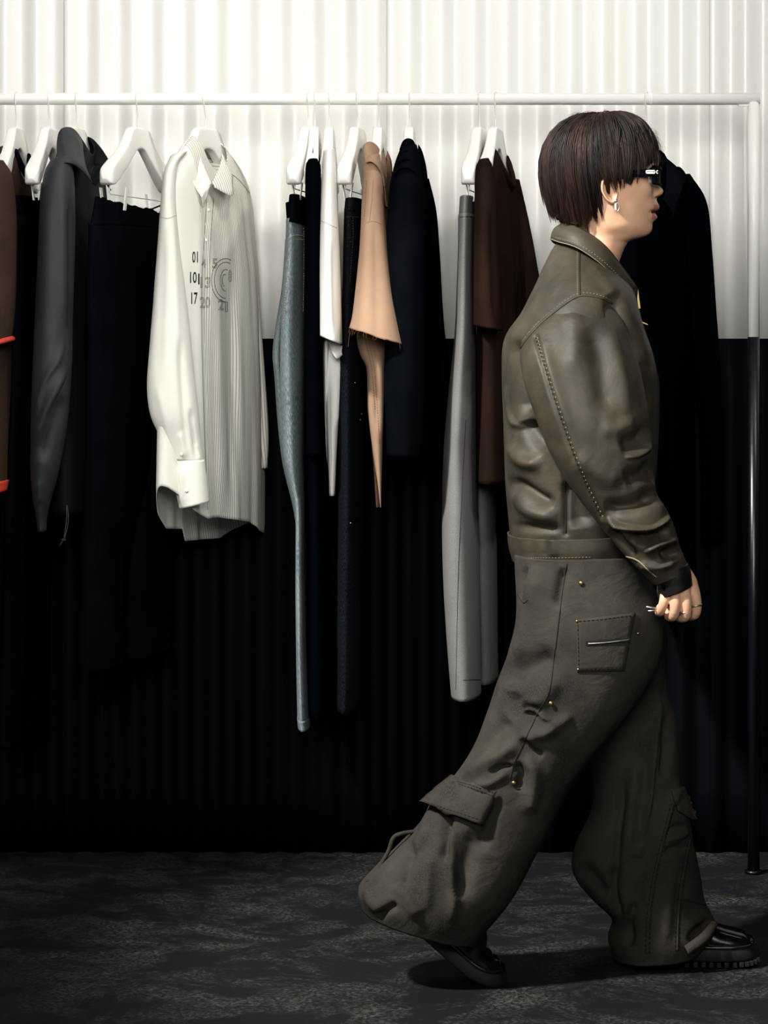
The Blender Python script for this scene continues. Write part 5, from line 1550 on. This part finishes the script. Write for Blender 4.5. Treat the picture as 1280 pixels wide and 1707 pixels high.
# zip
zp = hermite([W(1057, 480, BY - 0.008), W(1060, 505, BY - 0.006), W(1064, 530, BY - 0.004), W(1074, 560, BY), W(1086, 600, BY), W(1094, 640, BY), W(1094, 700, BY), W(1090, 780, BY), W(1082, 850, BY)], 100)
zp = zp + np.array((0.002, 0, 0))
zo = emit('zip_tape', tube(zp, 0.004, 8), M['seam_dark'], jacket, person)
zt = join(*[box(p[0] + 0.003, p[1] - 0.001, p[2], 0.004, 0.006, 0.002) for p in hermite([list(p) for p in zp], 150)[:26]])
zo2 = emit('zip_teeth', zt, M['brass'], zo, person, smooth=False)
zq = W(1070, 537, BY - 0.012)
emit('zip_pull', slab([zq + np.array(p) for p in ((-0.006, -0.002, 0.004), (0.010, -0.002, -0.003), (0.012, -0.002, -0.006), (-0.004, -0.002, 0.0))], [zq + np.array(p) for p in ((-0.006, 0.002, 0.004), (0.010, 0.002, -0.003), (0.012, 0.002, -0.006), (-0.004, 0.002, 0.0))]), M['brass'], zo, person, smooth=False)

# ---- trousers -----------------------------------------------------------------------------------
RK = [(858, 925, 1058, 925, 5.325, 0.125, 0, 2.3), (861, 985, 1080, 975, 5.318, 0.132, 0, 2.3), (860, 1040, 1102, 1030, 5.312, 0.136, 0, 2.3), (848, 1090, 1098, 1090, 5.308, 0.134, 0, 2.3), (830, 1135, 1076, 1145, 5.306, 0.130, 0, 2.3),
      (810, 1190, 1036, 1205, 5.304, 0.124, 0, 2.3), (792, 1240, 985, 1265, 5.302, 0.118, 0, 2.3), (762, 1288, 945, 1325, 5.300, 0.114, 0, 2.3), (722, 1335, 918, 1380, 5.300, 0.112, 0, 2.3),
      (700, 1375, 895, 1425, 5.300, 0.114, 0, 2.3), (662, 1410, 872, 1470, 5.300, 0.118, 0, 2.3), (622, 1448, 845, 1510, 5.300, 0.122, 0, 2.3), (596, 1480, 815, 1545, 5.300, 0.122, 0, 2.3), (604, 1515, 795, 1572, 5.300, 0.110, 0, 2.3)]
LK = [(870, 925, 1052, 925, 5.475, 0.125, 0, 2.3), (875, 985, 1090, 975, 5.482, 0.132, 0, 2.3), (890, 1040, 1110, 1035, 5.486, 0.136, 0, 2.3), (915, 1095, 1113, 1095, 5.488, 0.132, 0, 2.3), (945, 1150, 1112, 1150, 5.488, 0.125, 0, 2.3),
      (968, 1200, 1128, 1200, 5.486, 0.120, 0, 2.3), (985, 1260, 1132, 1255, 5.484, 0.115, 0, 2.3), (992, 1310, 1137, 1305, 5.482, 0.112, 0, 2.3), (985, 1360, 1148, 1355, 5.480, 0.112, 0, 2.3), (962, 1410, 1156, 1405, 5.478, 0.114, 0, 2.3),
      (957, 1455, 1166, 1455, 5.476, 0.116, 0, 2.3), (985, 1495, 1174, 1500, 5.474, 0.116, 0, 2.3), (1020, 1532, 1190, 1532, 5.472, 0.114, 0, 2.3), (1014, 1565, 1188, 1556, 5.470, 0.114, 0, 2.3), (1020, 1594, 1164, 1586, 5.470, 0.106, 0, 2.3)]
rg = loft(RK, 260, 190, True, False)
crumple(rg, 0.0035, 7, 37, (1, 1, 0.7))
sculpt(rg, [
    ([(905, 945), (885, 1000), (868, 1060), (850, 1110)], 18, 0.010), ([(940, 945), (932, 985), (928, 1015)], 8, -0.012), ([(880, 945), (872, 985), (876, 1010)], 6, -0.008, 's'),
    ([(930, 1095), (890, 1105), (860, 1120), (850, 1150)], 18, -0.018), ([(855, 1150), (862, 1180), (905, 1190)], 12, -0.014), ([(930, 1130), (905, 1165), (880, 1175)], 14, 0.008),
    ([(862, 1186), (880, 1182), (896, 1187), (920, 1204)], 5, 0.012, 's'), ([(930, 1205), (900, 1222), (870, 1236)], 12, 0.012), ([(955, 1190), (925, 1212), (900, 1235)], 9, 0.008),
    ([(868, 1230), (885, 1250), (905, 1262)], 6, -0.012), ([(866, 1232), (840, 1258), (800, 1280), (770, 1300)], 11, 0.014), ([(850, 1200), (820, 1225), (800, 1250)], 12, -0.010),
    ([(815, 1288), (835, 1276), (856, 1274)], 5, -0.014, 's'), ([(856, 1274), (870, 1290), (866, 1320)], 8, -0.018), ([(880, 1260), (890, 1300), (880, 1360)], 12, 0.010), ([(850, 1285), (820, 1306), (790, 1312)], 7, 0.010),
    ([(745, 1350), (742, 1400), (744, 1440)], 8, -0.018), ([(756, 1372), (752, 1430), (756, 1500), (752, 1540)], 8, 0.012), ([(712, 1350), (706, 1390), (688, 1420)], 8, 0.012), ([(690, 1400), (680, 1440), (672, 1490)], 9, -0.010),
    ([(662, 1470), (680, 1500), (700, 1530)], 12, 0.010), ([(610, 1480), (622, 1505), (640, 1520)], 10, 0.008), ([(630, 1530), (648, 1514), (662, 1506)], 6, -0.014), ([(790, 1380), (778, 1440), (765, 1500)], 14, -0.012), ([(720, 1420), (714, 1470), (712, 1520)], 8, 0.006), ([(830, 1330), (812, 1380), (800, 1420)], 10, -0.012)], gain=1.15)
trousers_o = emit('trousers', rg, M['trouser'], person, person, solid=0.003)
lg = loft(LK, 240, 170, True, False)
crumple(lg, 0.003, 8, 41, (1, 1, 0.6))
sculpt(lg, [
    ([(1100, 1150), (1092, 1230), (1085, 1330), (1072, 1400)], 8, 0.012, 's'), ([(1115, 1180), (1112, 1250), (1105, 1300)], 8, -0.010), ([(1060, 1260), (1055, 1340), (1040, 1440)], 12, 0.010), ([(1040, 1300), (1030, 1400), (1026, 1480)], 8, -0.010),
    ([(1132, 1300), (1118, 1345), (1105, 1400)], 7, 0.008, 's'), ([(1068, 1405), (1060, 1430)], 8, 0.006), ([(1110, 1400), (1130, 1396), (1150, 1385)], 5, 0.006), ([(1108, 1418), (1132, 1414), (1146, 1418)], 5, -0.008), ([(1108, 1390), (1125, 1380), (1145, 1378)], 5, -0.006),
    ([(1022, 1440), (1024, 1500), (1034, 1540)], 7, -0.012), ([(1060, 1500), (1050, 1540), (1046, 1580)], 9, -0.012), ([(1040, 1480), (1050, 1530), (1040, 1580)], 8, 0.006), ([(1070, 1440), (1064, 1500), (1058, 1560)], 8, 0.006),
    ([(1150, 1572), (1165, 1552), (1190, 1530)], 7, -0.014), ([(1120, 1440), (1112, 1520), (1108, 1580)], 10, 0.006), ([(960, 1440), (990, 1470), (1012, 1500)], 14, -0.010)], gain=1.4)
emit('trouser_leg', lg, M['trouser'], trousers_o, person, solid=0.003, label='front trouser leg')
pv = loft([(858, 915, 1054, 915, BY, 0.165, 0, 2.4), (862, 980, 1084, 975, BY, 0.172, 0, 2.4), (868, 1040, 1100, 1040, BY, 0.165, 0, 2.4), (900, 1090, 1085, 1090, BY, 0.13, 0, 2.2), (940, 1120, 1050, 1120, BY, 0.06, 0, 2.0)], 60, 90, False, True)
emit('trouser_seat', crumple(pv, 0.002, 9, 43), M['trouser'], trousers_o, person)
br_ = rg.bvh(); bl = lg.bvh()
dk = 'seam_dark'
def tseam(bvh, path, r=0.0012, mat=dk, name='trouser_seam'):
    s = stitch(bvh, path, r)
    if s: emit(name, s, M[mat], trousers_o, person)
tseam(br_, [(945, 940), (936, 1000), (926, 1080), (916, 1150), (898, 1186), (872, 1240), (856, 1275), (850, 1300)])
tseam(br_, [(862, 990), (872, 1005), (880, 1000)], 0.001)
# cargo pocket with zip, rivets and snaps
def patch(bvh, outline, lift=0.003, n=12):
    """small cloth panel laid on the leg: corners TL,TR,BR,BL in pixels"""
    tl, tr, brr, bll = [np.array(p, float) for p in outline]
    P = np.zeros((n, n, 3)); last = None
    for j in range(n):
        for i in range(n):
            s, t = i / (n - 1), j / (n - 1)
            q = (tl * (1 - s) + tr * s) * (1 - t) + (bll * (1 - s) + brr * s) * t
            l, nn = cast(bvh, q[0], q[1])
            k_ = 0
            while l is None and k_ < 60:           # step towards the middle until the leg is met
                k_ += 1
                q = q + ((tl + tr + brr + bll) / 4 - q) * 0.04
                l, nn = cast(bvh, q[0], q[1])
            P[j, i] = l + nn * lift
    g = G(P.reshape(-1, 3), grid_faces(n, n, False), P.reshape(-1, 3)[:, [0, 2]].copy())
    N = g.normals()
    if (N[:, 1]).sum() > 0: g.flip()
    return g
pg = patch(br_, ((960, 1033), (1058, 1022), (1040, 1118), (962, 1120)), 0.003)
pocket = emit('cargo_pocket', pg, M['trouser'], trousers_o, person, solid=0.004)
bp_ = pg.bvh()
jstitch(bp_, [[(964, 1036), (1000, 1033), (1052, 1026)], [(963, 1040), (964, 1080), (965, 1116)], [(966, 1116), (1000, 1116), (1036, 1114)]], pocket, dk, 0.0009, (0.006, 0.002))
zg = patch(bp_, ((976, 1069), (1056, 1062), (1056, 1070), (976, 1077)), 0.001, 8)
emit('zip_tape', zg, M['seam_dark'], pocket, person)
zz = stitch(bp_, [(980, 1073), (1010, 1071), (1052, 1066)], 0.0017, None, 0.0016)
if zz: emit('zip_teeth', zz, M['steel'], pocket, person)
for x, y, r in ((962, 1036, 0.003), (964, 1116, 0.003), (969, 973, 0.0048), (918, 1172, 0.0048), (855, 1305, 0.0045), (1062, 1056, 0.002)):
    l, nn = cast(br_, x, y)
    if l is not None:
        emit('snap_button', ellipsoid(l + nn * 0.003, (r, 0.002, r), 8, 14), M['brass'], trousers_o, person)
# flap on the calf of the near leg
fg = patch(br_, ((758, 1296), (829, 1318), (800, 1372), (708, 1340)), 0.010, 16)
ff = fg.V.reshape(16, 16, 3)
out = W(697, 1336, 5.27)
for j in range(16):
    for i in range(16):
        k = max(0, 1 - i / 6.0) * (j / 15.0)
        ff[j, i] = ff[j, i] * (1 - 0.9 * k) + (out + (ff[j, i] - ff[15, 0]) * 0.55) * 0.9 * k
        if i > 2: ff[j, i, 1] -= 0.008 * (j / 15.0)
fg.V = ff.reshape(-1, 3)
flap = emit('calf_flap', fg, M['trouser'], trousers_o, person, solid=0.004)
bfp = fg.bvh()
jstitch(bfp, [[(762, 1302), (795, 1312), (826, 1323)], [(764, 1307), (795, 1317), (824, 1328)], [(712, 1338), (755, 1352), (798, 1366)]], flap, dk, 0.0009, (0.006, 0.002))
# loose tie on the back of the near calf
cord = hermite([W(700, 1385, 5.29), W(668, 1390, 5.28), (W(655, 1398, 5.28)), W(648, 1418, 5.28), W(636, 1440, 5.28), W(630, 1456, 5.275), W(612, 1470, 5.26)], 40)
emit('loose_strap', tube(cord, 0.0042, 8), M['trouser'], trousers_o, person)
# seams on the front leg: two stitched bands and a cross seam, turn-up at the hem
for path in ([(1122, 1340), (1106, 1400), (1094, 1450), (1085, 1500), (1080, 1550), (1079, 1590)], [(1150, 1400), (1142, 1440), (1134, 1490), (1130, 1540), (1129, 1585)], [(1134, 1498), (1152, 1502), (1175, 1508)]):
    tseam(bl, path, 0.0022, 'trouser', 'felled_seam')
    jstitch(bl, [[(x - 3.5, y) for x, y in path], [(x + 3.5, y) for x, y in path]], trousers_o, dk, 0.0011, (0.006, 0.003))
kg = patch(bl, ((1118, 1318), (1140, 1310), (1158, 1372), (1128, 1352)), 0.006, 12)
kf = kg.V.reshape(12, 12, 3)
kc = W(1163, 1366, 5.44)
for j in range(12):
    for i in range(12):
        k = (max(0, i / 11.0 - 0.4) / 0.6) * (j / 11.0)
        kf[j, i] = kf[j, i] * (1 - 0.85 * k) + (kc + (kf[j, i] - kf[11, 11]) * 0.5) * 0.85 * k
kg.V = kf.reshape(-1, 3)
emit('knee_flap', kg, M['trouser'], trousers_o, person, solid=0.004)
A = [W(1186, 1534, 5.40), W(1168, 1556, 5.372), W(1140, 1577, 5.362)]
B = [W(1198, 1541, 5.40), W(1180, 1568, 5.368), W(1148, 1592, 5.358)]
emit('turn_up', band(A, B, 24, 0.004), M['trouser'], trousers_o, person, solid=0.004)

# ---- shoes: polished uppers on thick cleated soles
def shoe(path, Yc, name_label):
    """path: list of (px, py_sole_bottom, upper height m, half width m) from heel to toe"""
    keys = np.array([(W(px, py, Yc)[0], W(px, py, Yc)[2], h, w) for px, py, h, w in path])
    R = hermite(keys, 40)
    # frame: along the sole
    T = np.gradient(R[:, [0, 1]], axis=0); T /= np.linalg.norm(T, axis=1)[:, None]
    Nn = np.stack([-T[:, 1], T[:, 0]], 1)
    n = 28
    th = np.linspace(0, 2 * PI, n, endpoint=False)
    sole = np.zeros((40, n, 3)); up = np.zeros((40, n, 3))
    SH = 0.030
    for j in range(40):
        x, z, h, w = R[j]
        c, s = spow(np.cos(th), 6), spow(np.sin(th), 6)
        hh = SH / 2
        off = hh + hh * s
        sole[j] = np.stack([x + Nn[j, 0] * off, Yc + (w + 0.004) * c, z + Nn[j, 1] * off], 1)
        c2, s2 = spow(np.cos(th), 2.4), spow(np.sin(th), 2.4)
        off = SH * 0.8 + np.maximum(s2, -0.2) * h
        up[j] = np.stack([x + Nn[j, 0] * off, Yc + w * 0.97 * c2, z + Nn[j, 1] * off], 1)
    gu, gs_ = ring_geo(up, True, True), ring_geo(sole, True, True)
    so = emit('shoe', gu, M['shoe'], person, person, label=name_label)
    ss = emit('sole', gs_, M['sole'], so, person)
    welt = [sole[j, 0] * 0 + np.array((R[j, 0] + Nn[j, 0] * SH * 1.02, Yc - R[j, 3] - 0.003, R[j, 1] + Nn[j, 1] * SH * 1.02)) for j in range(2, 39)]
    emit('welt', tube(welt, 0.003, 6), M['shoe'], so, person)
    return R, Nn, so
R, Nn, so = shoe([(1072, 1597, 0.070, 0.030), (1085, 1597, 0.085, 0.038), (1120, 1597, 0.090, 0.040), (1160, 1597, 0.074, 0.041), (1195, 1597, 0.046, 0.046), (1230, 1596, 0.034, 0.047), (1252, 1593, 0.026, 0.040), (1266, 1587, 0.012, 0.022)], 5.462, 'black polished front shoe')
for j in range(2, 37, 2):
    q = np.array((R[j, 0], 5.462, R[j, 1]))
    w2 = 2 * R[j, 3] + 0.010
    emit('cleat', box(q[0], q[1], q[2] - 0.0035, 0.0085, w2, 0.010), M['sole'], so, person, smooth=False, bevel=0.001)
R, Nn, so = shoe([(690, 1548, 0.070, 0.030), (700, 1556, 0.085, 0.038), (728, 1580, 0.085, 0.040), (755, 1604, 0.070, 0.042), (780, 1624, 0.046, 0.046), (808, 1636, 0.034, 0.047), (832, 1638, 0.026, 0.040), (846, 1636, 0.012, 0.022)], 5.312, 'black back shoe pushing off')

# ---- small silver clip held in the fist
ck = thing('silver_clip', 'small silver clip poking out of the walking person\'s fist', 'clip', W(1090, 1015, 5.16))
emit('clip_prong', tube([W(1102, 1016, 5.16), W(1090, 1013.5, 5.152), W(1077, 1011.5, 5.15)], [0.0016, 0.0018, 0.0012], 8), M['steel'], ck, ck)
emit('clip_prong', tube([W(1102, 1017, 5.16), W(1090, 1018, 5.152), W(1080, 1018.5, 5.15)], [0.0016, 0.0018, 0.0012], 8), M['steel'], ck, ck)
